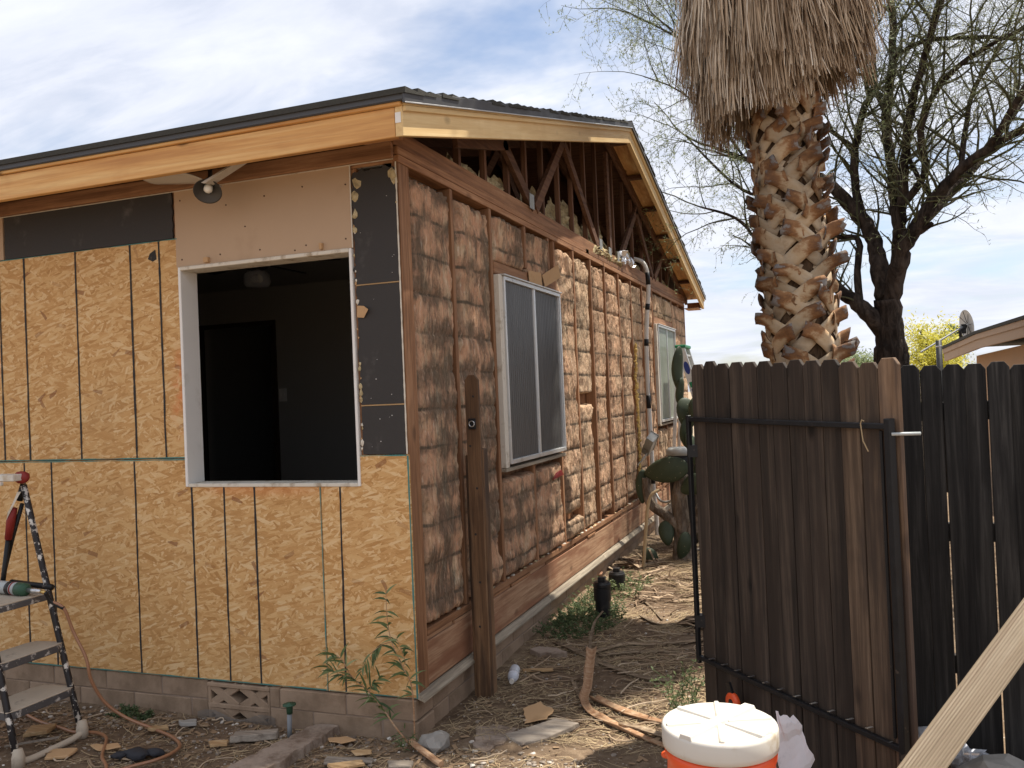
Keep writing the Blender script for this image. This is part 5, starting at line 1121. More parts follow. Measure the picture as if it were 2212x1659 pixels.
# ------------------------------------------------------------ drinks cooler and things by the gate
def cooler():
    c = Vector((1.590, -0.850, 0.07)); K = empty('drink_cooler', (c.x, c.y, -0.2), 'orange drinks cooler with ribbed white lid in front of the gate', 'cooler')
    MB().lathe([(0.150, -0.268), (0.165, -0.262), (0.172, -0.24), (0.174, 0.0), (0.183, 0.02), (0.187, 0.035), (0.187, 0.085), (0.183, 0.10), (0.181, 0.150), (0.188, 0.165), (0.190, 0.185), (0.184, 0.198)], c, 64).build('body', MAT['orange'], K, smooth=True)
    lid = MB().lathe([(0.188, 0.199), (0.1955, 0.203), (0.1965, 0.22), (0.1965, 0.262), (0.193, 0.272), (0.185, 0.276), (0.178, 0.272), (0.10, 0.275), (0.0, 0.276)], c, 64).build('lid', MAT['lid'], K, smooth=True)
    # raised spokes of the lid
    a0 = rad(62)
    def rib(a, w, r0, r1, h):
        d = Vector((math.cos(a), math.sin(a), 0)); s_ = Vector((-d.y, d.x, 0)); mb = MB(); vs = []
        prof = [(-w/2-.006, 0.270), (-w/2, 0.270+h), (w/2, 0.270+h), (w/2+.006, 0.270)]
        for r in (r0, r1-0.006): vs += [c+d*r+s_*x+Vector((0, 0, z)) for x, z in prof]
        vs += [c+d*(r1+0.002)+s_*x+Vector((0, 0, 0.2635)) for x, z in prof]
        fs = [(i, i+1, i+5, i+4) for i in range(3)]+[(i+4, i+5, i+9, i+8) for i in range(3)]+[(3, 2, 1, 0)]
        mb.add(vs, fs).build('lid_rib', MAT['lid'], lid, bevel=0.002)
    rib(a0, 0.040, -0.193, 0.193, 0.017)
    for da, w in ((-38, .010), (38, .010), (142, .010), (-142, .010), (86, 0.010), (-94, .010)): rib(a0+rad(da), w+.004, 0.030, 0.189, 0.013)
    for s_ in (-1, 1):
        a = rad(-28 if s_ > 0 else 152); d = Vector((math.cos(a), math.sin(a), 0)); t = Vector((-d.y, d.x, 0)); p = c+d*0.186
        MB().tube(CR([p+t*0.05+Vector((0, 0, 0.12)), p+d*0.03+t*0.04+Vector((0, 0, 0.115)), p+d*0.035+Vector((0, 0, 0.11)), p+d*0.03-t*0.04+Vector((0, 0, 0.115)), p-t*0.05+Vector((0, 0, 0.12))]), 0.011, 8).build('handle', MAT['orange'], K, smooth=True)
    sp = c+Vector((0.02, -0.175, -0.14)); MB().tube([sp, sp+Vector((0, -.04, 0)), sp+Vector((0, -.045, -.03))], 0.012, 8).build('spigot', MAT['lid'], K, smooth=True)
    # printed card leaning between cooler and gate
    mb = MB(); n = 8
    A = [Vector((1.760, -0.545, 0.285)), Vector((1.815, -0.50, 0.255)), Vector((1.885, -0.43, 0.07)), Vector((1.76, -0.56, -0.06))]
    for i in range(n+1):
        for j in range(n+1):
            u, v = i/n, j/n; p = (A[0]*(1-u)+A[1]*u)*(1-v)+(A[3]*(1-u)+A[2]*u)*v; p = p+Vector((-.5, -.85, .1))*(0.016*math.sin(v*6+u*3)+0.02*nz(u*2.3, v*2.9, 1.7))+Vector((0.02*nz(v*4, 3.3), 0, 0.02*nz(u*4, 7.7))); mb.v.append(tuple(p)); mb.a.append(0)
    for i in range(n):
        for j in range(n): q = i*(n+1)+j; mb.f.append((q, q+1, q+n+2, q+n+1))
    o = mb.build('paper_sheet', MAT['paper'], label='creased white printed sheet propped behind the drinks cooler', cat='paper'); k = o.modifiers.new('s', 'SOLIDIFY'); k.thickness = 0.002
    MB().box(1.8, 1.801, -.56, -.559, -0.2, -0.199)
cooler()
def decking():
    A = Vector((1.864, -1.03, -0.19)); B = Vector((3.42, 0.42, 1.40)); d = (B-A); Ln = d.length; d.normalize()
    view = ((A+B)/2-CAM_POS).normalized(); wd = Vector((0.80, -0.17, -0.60)); wd = (wd-d*wd.dot(d)).normalized(); nn = d.cross(wd).normalized()
    if nn.dot(view) > 0: nn = -nn
    M4 = Matrix(((d.x, wd.x, nn.x, A.x), (d.y, wd.y, nn.y, A.y), (d.z, wd.z, nn.z, A.z), (0, 0, 0, 1)))
    W, T = 0.112, 0.038; prof = []; n = 12
    for i in range(n):
        y = -W/2+W*i/n; e = W/n; prof += [(y, 0.0), (y+e*0.58, 0.0), (y+e*0.66, -0.0028), (y+e*0.94, -0.0028)]
    prof += [(W/2, 0.0), (W/2, -0.008), (W/2-0.004, -0.012), (W/2-.004, -0.018), (W/2, -0.022), (W/2, -T), (-W/2, -T)]
    mb = MB().prism([(0, y, z) for y, z in prof], (Ln, 0, 0))
    D = mb.build('decking_board', MAT['deck'], label='grooved tan decking board leaning on the fence at right', cat='board')
    D.matrix_world = M4 @ Matrix.Translation(D.location)
decking()

# ------------------------------------------------------------ ground level things
def ground_things():
    rg = random.Random(5)
    # water bottle
    B = empty('water_bottle', (0.18, 0.92, -0.19), 'clear plastic water bottle lying in dry grass by the gate post', 'bottle')
    a = Vector((0.205, 0.775, -0.150)); b = Vector((0.150, 0.985, -0.145)); ax = (b-a).normalized()
    prof = [(0.012, 0.0), (0.0125, 0.018), (0.014, 0.02), (0.024, 0.045), (0.031, 0.07), (0.032, 0.10), (0.0295, 0.105), (0.032, 0.11), (0.0295, 0.13), (0.032, 0.14), (0.030, 0.155), (0.032, 0.165), (0.030, 0.19), (0.031, 0.205), (0.024, 0.214)]
    MB().lathe(prof, a, 24, ax).build('bottle_body', MAT['pet'], B, smooth=True); MB().lathe([(0.014, -0.004), (0.014, 0.013)], a, 16, ax).build('cap', MAT['lid'], B)
    MB().lathe([(0.0325, 0.082), (0.0325, 0.10)], a, 24, ax).build('label_band', MAT['paper'], B, smooth=True)
    # sewer cleanouts
    for i, (x, y, z1, r, lab) in enumerate(((0.352, 2.33, 0.105, 0.064, 'nearer black plastic cleanout pipe standing in green weeds'), (0.265, 3.15, 0.005, 0.066, 'farther, shorter black cleanout pipe with square cap'))):
        C = empty('cleanout_pipe', (x, y, -0.19), lab, 'pipe', 'cleanout pipes beside the wall')
        MB().lathe([(r*0.86, -0.25), (r*0.86, z1-0.15), (r, z1-0.148), (r, z1-0.055)], (x, y, 0), 28).build('pipe', MAT['black_plastic'], C, smooth=False)
        k = MB().lathe([(r*0.98, z1-0.054), (r*1.03, z1-0.05), (r*1.03, z1-0.028), (r*0.95, z1-0.02), (r*0.9, z1-0.012)], (x, y, 0), 28).build('cap', MAT['black_plastic'], C)
        MB().box(x-0.026, x+0.026, y-0.026, y+0.026, z1-0.0118, z1+0.022).build('square_lug', MAT['black_plastic'], k, bevel=0.004)
    S = empty('sprinkler_riser', (-0.672, -0.13, -0.21), 'grey sprinkler riser with green cap before the concrete blocks', 'sprinkler')
    MB().tube([(-0.678, -0.13, -0.23), (-0.673, -0.13, -0.07)], 0.0125, 12).build('riser', MAT['grey_pipe'], S, smooth=True)
    MB().lathe([(0.015, -0.085), (0.017, -0.05), (0.021, -0.045), (0.034, -0.042), (0.034, -0.036), (0.012, -0.034), (0.012, -0.030), (0.0, -0.030)], (-0.672, -0.13, 0), 20).build('cap', MAT['green_plastic'], S, smooth=True)
    def slab(name, poly, z, th, m, label, cat, jag=0.012, tilt=(0, 0), grp=None):
        pts = []; n = len(poly)
        for i in range(n):
            a, b = Vector((*poly[i], 0)), Vector((*poly[(i+1) % n], 0)); k = max(2, int((b-a).length/0.03))
            for q in range(k):
                p = a.lerp(b, q/k); j = jag if q else jag*0.3; pts.append((p.x+rg.uniform(-j, j), p.y+rg.uniform(-j, j)))
        cx = sum(p[0] for p in pts)/len(pts); cy = sum(p[1] for p in pts)/len(pts)
        top = [(x, y, z+th+tilt[0]*(x-cx)+tilt[1]*(y-cy)+rg.uniform(-.15, .15)*th*0.3) for x, y in pts]
        mb = MB(); n = len(pts); low = [(x+(x-cx)*0.04, y+(y-cy)*0.04, tz-th) for (x, y, tz) in top]
        mb.add(top+low, [tuple(range(n)), tuple(range(2*n-1, n-1, -1))]+[(i, n+i, n+(i+1) % n, (i+1) % n) for i in range(n)])
        return mb.build(name, MAT[m], bevel=0.003, label=label, cat=cat, group=grp)
    slab('concrete_curb', [(-0.70, -0.62), (-0.50, -0.60), (-0.45, -0.02), (-0.585, 0.0-0.03)], -0.24, 0.075, 'concrete', 'long broken concrete curb piece slanting towards the vent block', 'concrete', 0.010)
    slab('broken_board', [(0.405, 0.13), (0.60, 0.355), (0.735, 0.315), (0.62, 0.12), (0.53, 0.05)], -0.198, 0.022, 'grey_wood', 'flat grey weathered board fragment on the dirt before the gate post', 'board', 0.006, (0.02, 0.05))
    slab('cardboard_scrap', [(0.40, 0.42), (0.47, 0.50), (0.52, 0.45), (0.57, 0.42), (0.56, 0.33), (0.46, 0.28)], -0.165, 0.004, 'cardboard', 'torn tan cardboard scrap behind the grey board fragment', 'cardboard', 0.006, (0.05, 0.16))
    slab('concrete_slab', [(0.22, 0.22), (0.32, 0.26), (0.43, 0.24), (0.44, 0.10), (0.38, -0.08), (0.30, -0.02)], -0.222, 0.030, 'concrete', 'flat broken concrete slab beside the grey board fragment', 'concrete', 0.014)
    slab('concrete_chunk', [(0.10, 1.40), (0.14, 1.47), (0.26, 1.47), (0.35, 1.40), (0.30, 1.34), (0.16, 1.35)], -0.195, 0.045, 'concrete', 'small pale concrete chunk in dry grass near the weeds', 'concrete', 0.012)
    slab('plank_offcut', [(-0.94, -0.225), (-0.74, -0.135), (-0.72, -0.185), (-0.92, -0.29)], -0.20, 0.035, 'grey_wood', 'short splintered plank offcut lying under the vent block', 'board', 0.006)
    slab('shim', [(-0.33, -0.33), (-0.10, -0.29), (-0.09, -0.33), (-0.30, -0.40)], -0.195, 0.012, 'grey_wood', 'thin flat grey wood shim in the foreground dirt', 'board', 0.005)
    slab('wood_splinter', [(-0.27, -0.42), (-0.13, -0.34), (-0.10, -0.37), (-0.20, -0.46)], -0.19, 0.016, 'scrap', 'pale split wood piece at the bottom edge of the picture', 'board', 0.005)
    slab('shingle_scrap', [(-0.45, -0.13), (-0.36, -0.10), (-0.29, -0.125), (-0.35, -0.17), (-0.42, -0.165)], -0.19, 0.006, 'cardboard', 'curled brown bark scrap beside the concrete curb', 'scrap', 0.006, (0.02, .12))
    slab('shingle_scrap', [(-0.25, -0.24), (-0.15, -0.215), (-0.13, -0.25), (-0.2, -0.28)], -0.19, 0.008, 'scrap', 'curled pale wood scrap left of the grey rock', 'scrap', 0.006, (0.02, .1))
    slab('shingle_scrap', [(-1.46, -0.28), (-1.37, -0.23), (-1.33, -0.265), (-1.41, -0.30)], -0.185, 0.018, 'scrap', 'tan wood chunk beside the looping hose', 'scrap', 0.008)
    slab('shingle_scrap', [(-1.60, -0.52), (-1.47, -0.47), (-1.42, -0.50), (-1.5, -0.56)], -0.19, 0.008, 'cardboard', 'flat brown bark scrap between the two hose runs', 'scrap', 0.008, (0, .06))
    slab('shingle_scrap', [(-2.12, -0.42), (-2.0, -0.36), (-1.96, -0.46), (-2.05, -0.53)], -0.19, 0.02, 'scrap', 'brown wood block under the lowest ladder tread', 'scrap', 0.006)
    MB().bar((-2.02, -0.66, -0.18), (-1.83, -0.50, -0.175), 0.012, 0.008).build('wood_strip', MAT['grey_wood'], label='thin pale wood strip under the step ladder', cat='stick')
    MB().blob((0.128, -0.085, -0.170), 0.078, 0.070, 0.052, 4, 0.35, 2, 1.3).build('rock', MAT['stone'], label='grey rounded rock beside the house corner sapling', cat='rock')
    MB().tube([(0.01, -0.115, -0.165), (0.10, -0.18, -0.172), (0.25, -0.285, -0.18)], [0.013, 0.016, 0.015], 9).build('stick', MAT['bark_strip'], label='short tan stick pointing away from the house corner', cat='stick')
    gl = MB(); 
    for (x, y, sx, sy, sz, q) in ((-1.27, -0.55, .085, .045, .022, 1), (-1.19, -0.515, .05, .03, .02, 2), (-1.345, -0.59, .04, .028, .016, 3)): gl.blob((x, y, -0.182), sx, sy, sz, q, 0.4, 2, 2.2)
    gl.build('glove', MAT['cloth_and_shade'], smooth=True, label='dark crumpled glove lying inside the hose loop', cat='glove')
    # right foreground: rocks and film by the fence
    MB().blob((2.60, 0.14, -0.17), 0.17, 0.14, 0.10, 8, 0.35, 2, 1.2).build('rock', MAT['stone'], label='large brownish rock behind the leaning decking board', cat='rock')
    MB().blob((2.88, 0.05, -0.17), 0.12, 0.12, 0.085, 9, 0.35, 2, 1.2).build('rock', MAT['concrete'], label='pale rock at the right edge by the fence', cat='rock')
    fm = MB().blob((2.36, 0.33, -0.13), 0.10, 0.06, 0.06, 12, 0.6, 3, 2.6); fm.blob((2.48, 0.30, -0.15), 0.07, 0.05, 0.04, 14, 0.6, 3, 2.6)
    fm.build('plastic_bag', MAT['film'], smooth=True, label='crumpled clear plastic bag at the foot of the dark fence', cat='bag')
    MB().bar((2.25, -0.02, -0.165), (2.40, 0.06, -0.15), 0.022, 0.012).build('wood_strip', MAT['scrap'], label='pale wood strip on the ground beside the gate end', cat='stick')
    MB().blob((-0.06, 3.64, -0.13), 0.07, 0.12, 0.03, 2, 0.3, 2).build('pink_scrap', MAT['rim_y'], label='pinkish board scrap at the wall base behind the cleanout pipes', cat='scrap')
    slab('tile_shard', [(-0.02, -0.30), (0.10, -0.27), (0.12, -0.33), (0.02, -0.36)], -0.195, 0.012, 'grey_wood', 'small flat grey shard right of the tan stick', 'shard', 0.006)
    slab('bark_scrap', [(-1.75, -0.62), (-1.62, -0.58), (-1.60, -0.66), (-1.70, -0.70)], -0.195, 0.014, 'cardboard', 'brown bark scrap right of the ladder foot', 'scrap', 0.008, (0, .06))
    slab('bark_scrap', [(-1.02, -0.33), (-0.93, -0.29), (-0.90, -0.34), (-0.98, -0.37)], -0.195, 0.016, 'scrap', 'pale wood chunk left of the concrete curb', 'scrap', 0.007)
    slab('bark_scrap', [(-1.36, -0.16), (-1.27, -0.12), (-1.24, -0.16), (-1.32, -0.19)], -0.19, 0.022, 'stone', 'small grey lump at the block wall left of the vent block', 'rock', 0.008)
    slab('bark_scrap', [(0.16, 1.08), (0.34, 1.14), (0.35, 1.10), (0.18, 1.04)], -0.185, 0.012, 'scrap', 'short tan lath beside the water bottle', 'scrap', 0.004)
    slab('plank_offcut', [(0.62, 5.0), (1.3, 4.75), (1.33, 4.85), (0.66, 5.12)], -0.18, 0.03, 'grey_wood', 'grey plank lying on the ground behind the cactus', 'board', 0.008)
ground_things()
def dry_fronds():
    rg = random.Random(21)
    def frond(name, P, w, label, cat, m='dry_frond', fan=0, lift=0.0, th=0.5, grp='dead palm fronds on the ground'):
        P = [Vector((p[0], p[1], (p[2] if len(p) > 2 else 0.0) + gz(p[0], p[1]) + 0.012 + lift)) for p in P]; pts = CR(P, 6); n = len(pts); G = empty(name, P[0], label, cat, grp)
        mb = MB(); vs = []; K = 4
        for i, p in enumerate(pts):
            t = (pts[min(n-1, i+1)]-pts[max(0, i-1)]).normalized(); sd = t.cross(Vector((0, 0, 1))).normalized(); up = sd.cross(t)
            ww = w*(1.0-0.45*i/(n-1))*(1+0.15*nz(i*.4, P[0].x)); tw = 0.5*nz(i*.13, P[0].y, 3)
            s2 = sd*math.cos(tw)+up*math.sin(tw); u2 = up*math.cos(tw)-sd*math.sin(tw)
            for k in range(K+1):
                s_ = k/K*2-1; vs.append(p+s2*(s_*ww/2)+u2*(0.35*ww*(s_*s_)*th))
            for k in range(K, -1, -1):
                s_ = k/K*2-1; vs.append(p+s2*(s_*ww/2*0.97)+u2*(0.35*ww*(s_*s_)*th-0.007))
        W_ = 2*(K+1); fs = []
        for i in range(n-1):
            for k in range(W_): fs.append((i*W_+k, i*W_+(k+1) % W_, (i+1)*W_+(k+1) % W_, (i+1)*W_+k))
        fs += [tuple(range(W_-1, -1, -1)), tuple((n-1)*W_+k for k in range(W_))]
        mb.add(vs, fs).build('stalk', MAT[m], G, smooth=True)
        if fan:
            e = pts[-1]; t = (pts[-1]-pts[-4]).normalized(); sd = t.cross(Vector((0, 0, 1))).normalized(); fb = MB()
            for k in range(fan):
                an = rad(rg.uniform(-38, 38)); d = t*math.cos(an)+sd*math.sin(an); L = rg.uniform(0.35, 0.75); q = [e.copy()]; ws = [0.010]
                for j in range(1, 6):
                    d = (d+sd*rg.uniform(-.15, .15)).normalized(); c = q[-1]+d*(L/5); c.z = gz(c.x, c.y)+0.012+rg.uniform(0, .028); q.append(c); ws.append(0.022*(1-j/6.5))
                fb.ribbon(q, ws, [Vector((sd.x, sd.y, rg.uniform(-.8, .8))).normalized()]*6, rg.random()*0.55)
            fb.build('blades', MAT['thatch'], G, attr='t')
    frond('palm_frond', [(0.21, 1.613), (0.401, 1.462), (0.584, 1.295), (0.742, 1.191), (0.891, 1.093), (1.054, 1.105), (1.238, 1.172)], 0.050, 'long dark frond stalk curving across the ground from weeds to gate', 'palm frond', fan=14)
    frond('palm_frond', [(0.526, 1.48), (0.661, 1.70), (0.842, 1.77), (1.097, 1.90)], 0.045, 'dark frond stalk arching behind the long curving stalk', 'palm frond', fan=26)
    frond('palm_frond', [(0.56, 1.42), (0.727, 1.56), (0.943, 1.62), (1.15, 1.66)], 0.035, 'thin frond stalk just below the arching one', 'palm frond', fan=16)
    frond('palm_frond', [(0.60, 1.20, 0), (0.50, 1.42, 0.02), (0.45, 1.62, 0.05), (0.43, 1.80, 0.10), (0.46, 1.92, .15)], 0.022, 'curled upright dry stalk tip near the weeds', 'palm frond')
    frond('palm_frond', [(0.62, 2.40), (0.72, 2.27), (0.806, 2.233), (0.90, 2.25)], 0.040, 'dry fan-shaped frond lying right of the cleanout pipes', 'palm frond', fan=34)
    frond('palm_frond', [(1.0, 3.25), (0.894, 3.363), (0.61, 3.643), (0.283, 4.014)], 0.045, 'dry frond fan lying behind the farther cleanout pipe', 'palm frond', fan=40)
    frond('palm_frond', [(1.05, 3.22), (0.901, 3.312), (0.688, 3.543), (0.461, 3.978), (0.20, 4.6, 0.2)], 0.030, 'dry stalk rising from the ground towards the cactus', 'palm frond', fan=0)
    frond('palm_frond', [(0.75, 3.35), (0.58, 3.47), (0.308, 3.594), (0.05, 3.9)], 0.030, 'dry frond close behind the cleanout pipes', 'palm frond', fan=24)
    frond('palm_frond', [(1.2, 4.4), (0.9, 4.2), (0.6, 4.15), (0.4, 4.3)], 0.04, 'pale dry frond at the foot of the cactus', 'palm frond', fan=30)
    frond('palm_frond', [(0.786, 2.345), (0.62, 2.68), (0.419, 3.027)], 0.018, 'straight thin dry stalk between pipes and gate', 'palm frond')
    frond('bark_strip', [(0.588, 1.14, 0.13), (0.618, 0.96, 0.06), (0.645, 0.80, 0.015), (0.66, 0.68, 0.0), (0.731, 0.531, 0), (0.851, 0.419, 0), (0.98, 0.336, 0), (1.20, 0.19, 0)], 0.062, 'long curled reddish palm stalk sweeping towards the cooler', 'palm frond', m='bark_strip', th=1.1)
    frond('bark_strip', [(0.70, 0.715), (0.925, 0.568), (1.15, 0.465)], 0.062, 'straight split tan stalk behind the curled reddish one', 'palm frond', m='bark_strip', th=1.0)
    frond('bark_strip', [(0.93, 0.404), (1.05, 0.36), (1.20, 0.30)], 0.05, 'short dark stalk between the tan stalks and the cooler', 'palm frond', th=1.0)
    frond('palm_frond', [(0.50, 1.00), (0.545, 0.90), (0.60, 0.78), (0.64, 0.70)], 0.03, 'dark shredded stalk left of the curled reddish one', 'palm frond', fan=0)
dry_fronds()

# ------------------------------------------------------------ plants
def sapling():
    rg = random.Random(31)
    S = empty('sapling', (0.02, -0.11, -0.2), 'young willow-like sapling with narrow green leaves at the house corner', 'sapling')
    A = [(0.032, -0.12, -0.2), (0.035, -0.12, -0.01), (0.024, -0.12, 0.122), (-0.011, -0.13, 0.2), (-0.066, -0.13, 0.318), (-0.091, -0.12, 0.437), (-0.092, -0.12, 0.587)]
    B = [(0.007, -0.10, -0.2), (-0.065, -0.12, -0.107), (-0.116, -0.13, -0.03), (-0.194, -0.14, 0.064), (-0.286, -0.15, 0.14), (-0.346, -0.15, 0.226), (-0.441, -0.16, 0.262)]
    Cc = [(-0.066, -0.13, 0.318), (-0.12, -0.15, 0.30), (-0.19, -0.16, 0.24), (-0.22, -.17, 0.17)]; D = [(-0.011, -0.13, 0.2), (0.02, -0.16, 0.24), (0.0, -0.17, 0.31), (-0.02, -.17, 0.36)]; E_ = [(-0.194, -0.14, 0.064), (-0.16, -0.17, 0.12), (-0.10, -0.19, 0.16)]; G_ = [(-0.286, -.15, .14), (-0.34, -.17, .15), (-.40, -.18, .19)]
    lv = MB()
    def leaf(p, d, L, w, tone):
        d = d.normalized(); sd = d.cross(Vector((0.1, -1, 0.2))).normalized(); pts = [p]; dd = d.copy()
        for q in range(4): dd = (dd+Vector((0, 0, -0.24))).normalized(); pts.append(pts[-1]+dd*(L/4))
        lv.ribbon(pts, [w*0.25, w, w*0.95, w*0.55, 0.0008], (sd+Vector((0, rg.uniform(-.6, .6), 0))).normalized(), tone)
    for k, (P, r0, n) in enumerate(((A, 0.0042, 18), (B, 0.005, 26), (Cc, 0.0025, 14), (D, 0.002, 10), (E_, 0.002, 12), (G_, 0.002, 12))):
        pts = CR(P, 6); MB().tube(pts, [r0*(1-0.7*i/len(pts)) for i in range(len(pts))], 6).build('stem', MAT['bark_strip'], S, smooth=True)
        for j in range(n):
            t = 0.25+0.75*j/n; i = int(t*(len(pts)-1)); d = (pts[min(i+1, len(pts)-1)]-pts[max(0, i-1)]).normalized()
            if k > 1: t = j/n
            for s_ in range(2 if k < 2 else 1):
                sd = Vector((rg.uniform(-1, 1), rg.uniform(-.8, .3), rg.uniform(-.5, .6))); leaf(pts[i], d*0.5+sd*0.9, rg.uniform(0.06, 0.11), rg.uniform(0.009, 0.015), min(1, max(0, rg.gauss(0.35, 0.25)+(0.3 if k in (1, 5) and t > .6 else 0))))
    for j in range(40): leaf(Vector((0.0+rg.uniform(-.05, .05), -0.12+rg.uniform(-.04, .03), -0.195+rg.uniform(0, .08))), Vector((rg.uniform(-1, 1), rg.uniform(-1, .2), rg.uniform(-.1, .8))), rg.uniform(.03, .06), .006, rg.uniform(0.1, .6))
    lv.build('leaves', MAT['willow'], S, attr='t', kind='stuff')
sapling()
def weeds():
    rg = random.Random(41); mb = MB()
    def sprig(x, y, h, spread, lit_tone):
        p = Vector((x, y, gz(x, y))); d = Vector((rg.uniform(-1, 1)*spread, rg.uniform(-1, 1)*spread, 1)).normalized(); n = 5; pts = [p]
        for q in range(n): d = (d+Vector((rg.uniform(-.3, .3), rg.uniform(-.3, .3), -0.12))).normalized(); pts.append(pts[-1]+d*h/n)
        mb.tube(pts, 0.0015, 3, False, 0.3)
        for c in pts[1:]:
            for k in range(5):
                a = Vector((rg.uniform(-1, 1), rg.uniform(-1, 1), rg.uniform(-.3, .7))).normalized(); s_ = rg.uniform(.005, .013); b = a.orthogonal().normalized()
                mb.add([c, c+a*s_+b*s_*.4, c+a*s_*1.9, c+a*s_-b*s_*.4], [(0, 1, 2, 3)], min(1, max(0, rg.gauss(lit_tone, .2))))
    for i in range(260):
        a = rg.uniform(0, 6.28); r = rg.random()**0.6; x = 0.20+0.30*r*math.cos(a); y = 2.22+0.55*r*math.sin(a)
        if x < 0.05: x = 0.05+rg.random()*.1
        sprig(x, y, rg.uniform(.05, .13), .9, .35)
    for i in range(90):
        x = 0.08+rg.random()*0.40; y = rg.uniform(2.75, 3.5); sprig(x, y, rg.uniform(.05, .15), .7, .65)
    mb.build('weeds', MAT['weed'], attr='t', kind='stuff', label='low green weeds round the black cleanout pipes', cat='weeds')
    mb = MB()
    for i in range(26): sprig(1.20+rg.uniform(-.06, .10), 0.62+rg.uniform(-.10, .12), rg.uniform(.12, .32), .35, .55)
    mb.build('weed_clump', MAT['weed'], attr='t', label='small leafy weed growing at the hinge end of the gate', cat='weed')
    mb = MB()
    for i in range(40): sprig(-1.72+rg.uniform(-.12, .12), -0.10+rg.uniform(-.05, .04), rg.uniform(.02, .06), .9, .25)
    mb.build('weed_clump', MAT['weed'], attr='t', label='little green weed tuft at the block wall behind the hose', cat='weed')
weeds()
def cactus():
    C = empty('cactus', (0.55, 4.6, -0.18), 'prickly pear cactus with woody trunk in front of the far window', 'cactus')
    def pad(c, h, w, rot, yaw, th=0.035, m='cactus'):
        bm = bmesh.new(); bmesh.ops.create_uvsphere(bm, u_segments=20, v_segments=12, radius=1); mb = MB(); M4 = Matrix.Translation(c) @ Matrix.Rotation(rad(yaw), 4, 'Z') @ Matrix.Rotation(rad(rot), 4, 'Y')
        vs = []
        for v in bm.verts:
            z = v.co.z; k = 1.0+0.22*z-0.12*z*z
            p = Vector((v.co.x*w/2*k, v.co.y*th*(1.15-0.25*z), z*h/2)); p.y += 0.02*math.sin(z*2+rot); vs.append(M4 @ p)
        mb.add(vs, [tuple(v.index for v in f.verts) for f in bm.faces]); bm.free(); mb.build('pad', MAT[m], C, smooth=True)
    pad((0.615, 4.6, 1.69), 0.44, 0.15, 2, 62); pad((0.628, 4.6, 1.45), 0.30, 0.12, -4, 70, 0.03); pad((0.674, 4.58, 1.24), 0.33, 0.20, -8, 30); pad((0.675, 4.56, 1.05), 0.30, 0.16, -10, 50); pad((0.72, 4.5, 0.91), 0.32, 0.15, -14, 60); pad((0.80, 4.5, 1.30), 0.26, 0.2, 30, 20); pad((0.82, 4.6, 0.72), 0.3, 0.2, 40, 10)
    pad((0.465, 4.50, 0.705), 0.46, 0.245, 80, -8); pad((0.215, 4.56, 0.54), 0.34, 0.13, 2, 30); pad((0.60, 4.52, -0.04), 0.30, 0.14, 10, 30); pad((0.44, 4.52, 0.09), 0.24, 0.15, -6, 10); pad((0.72, 4.5, 0.56), 0.28, 0.2, 60, 0); pad((0.30, 4.4, -0.12), 0.20, 0.14, -40, 20)
    for P, r in (([(0.58, 4.6, -0.22), (0.58, 4.6, 0.02), (0.575, 4.6, 0.27), (0.575, 4.58, 0.48), (0.62, 4.57, 0.66)], [.12, .085, .078, .075, .05]), ([(0.575, 4.6, 0.12), (0.50, 4.58, 0.20), (0.41, 4.57, 0.275), (0.30, 4.56, 0.36), (0.265, 4.55, 0.46), (0.262, 4.54, 0.63)], [.06, .055, .05, .048, .045, .04]), ([(0.58, 4.6, 0.0), (0.68, 4.6, 0.12), (0.78, 4.6, 0.35)], [.07, .06, .05])):
        MB().tube(CR(P, 4), [x for i in range(len(r)-1) for x in [r[i]+(r[i+1]-r[i])*k/4 for k in range(4)]]+[r[-1]], 14).build('trunk', MAT['cactus_bark'], C, smooth=True)
    B = empty('bin', (0.48, 5.4, -0.18), 'dark round bin with grey rim standing behind the cactus', 'bin')
    MB().lathe([(0.13, -0.18), (0.16, 0.70), (0.165, 0.78)], (0.48, 5.45, 0), 28).build('body', MAT['black_plastic'], B, smooth=True); MB().lathe([(0.17, 0.78), (0.172, 0.83), (0.15, 0.86), (0.0, 0.865)], (0.48, 5.45, 0), 28).build('lid', MAT['grey_paint'], B, smooth=True)
    MB().tube(CR([(0.30, 4.05, -0.17), (0.325, 4.06, 0.1), (0.36, 4.07, 0.40), (0.40, 4.08, 0.52), (0.47, 4.1, 0.56)]), [0.016]*13+[0.014]*8, 8).build('dry_stem', MAT['straw'], label='tall thin dry stem standing before the cactus', cat='stem')
    A = empty('extension_ladder', (0.3, 7.2, -0.18), 'aluminium ladder with green top leaning at the far house corner', 'ladder')
    def rail(x0, z0, x1, z1, y, w): MB().bar((x0, y, z0), (x1, y, z1), w, 0.03, (0, 1, 0)).build('rail', MAT['alu'], A, bevel=0.003)
    rail(0.235, 2.02, 0.80, -0.17, 7.16, 0.095); rail(0.235, 2.02, 0.80, -0.17, 7.56, 0.095)
    for k in range(7):
        t = 0.05+0.14*k; x = 0.235+0.565*t; z = 2.02-2.19*t; MB().box(x-0.035, x+0.035, 7.18, 7.54, z-0.012, z+0.012).build('rung', MAT['alu'], A, bevel=0.003)
    for y in (7.16, 7.56): MB().bar((0.20, y, 2.0), (-0.02+0.04, y, -0.17), 0.04, 0.025, (0, 1, 0)).build('rear_rail', MAT['alu'], A)
    MB().box(0.165, 0.30, 7.12, 7.60, 2.005, 2.045).build('top_cap', MAT['green_label'], A, bevel=0.008)
    d = Vector((0.565, 0, -2.19)).normalized(); 
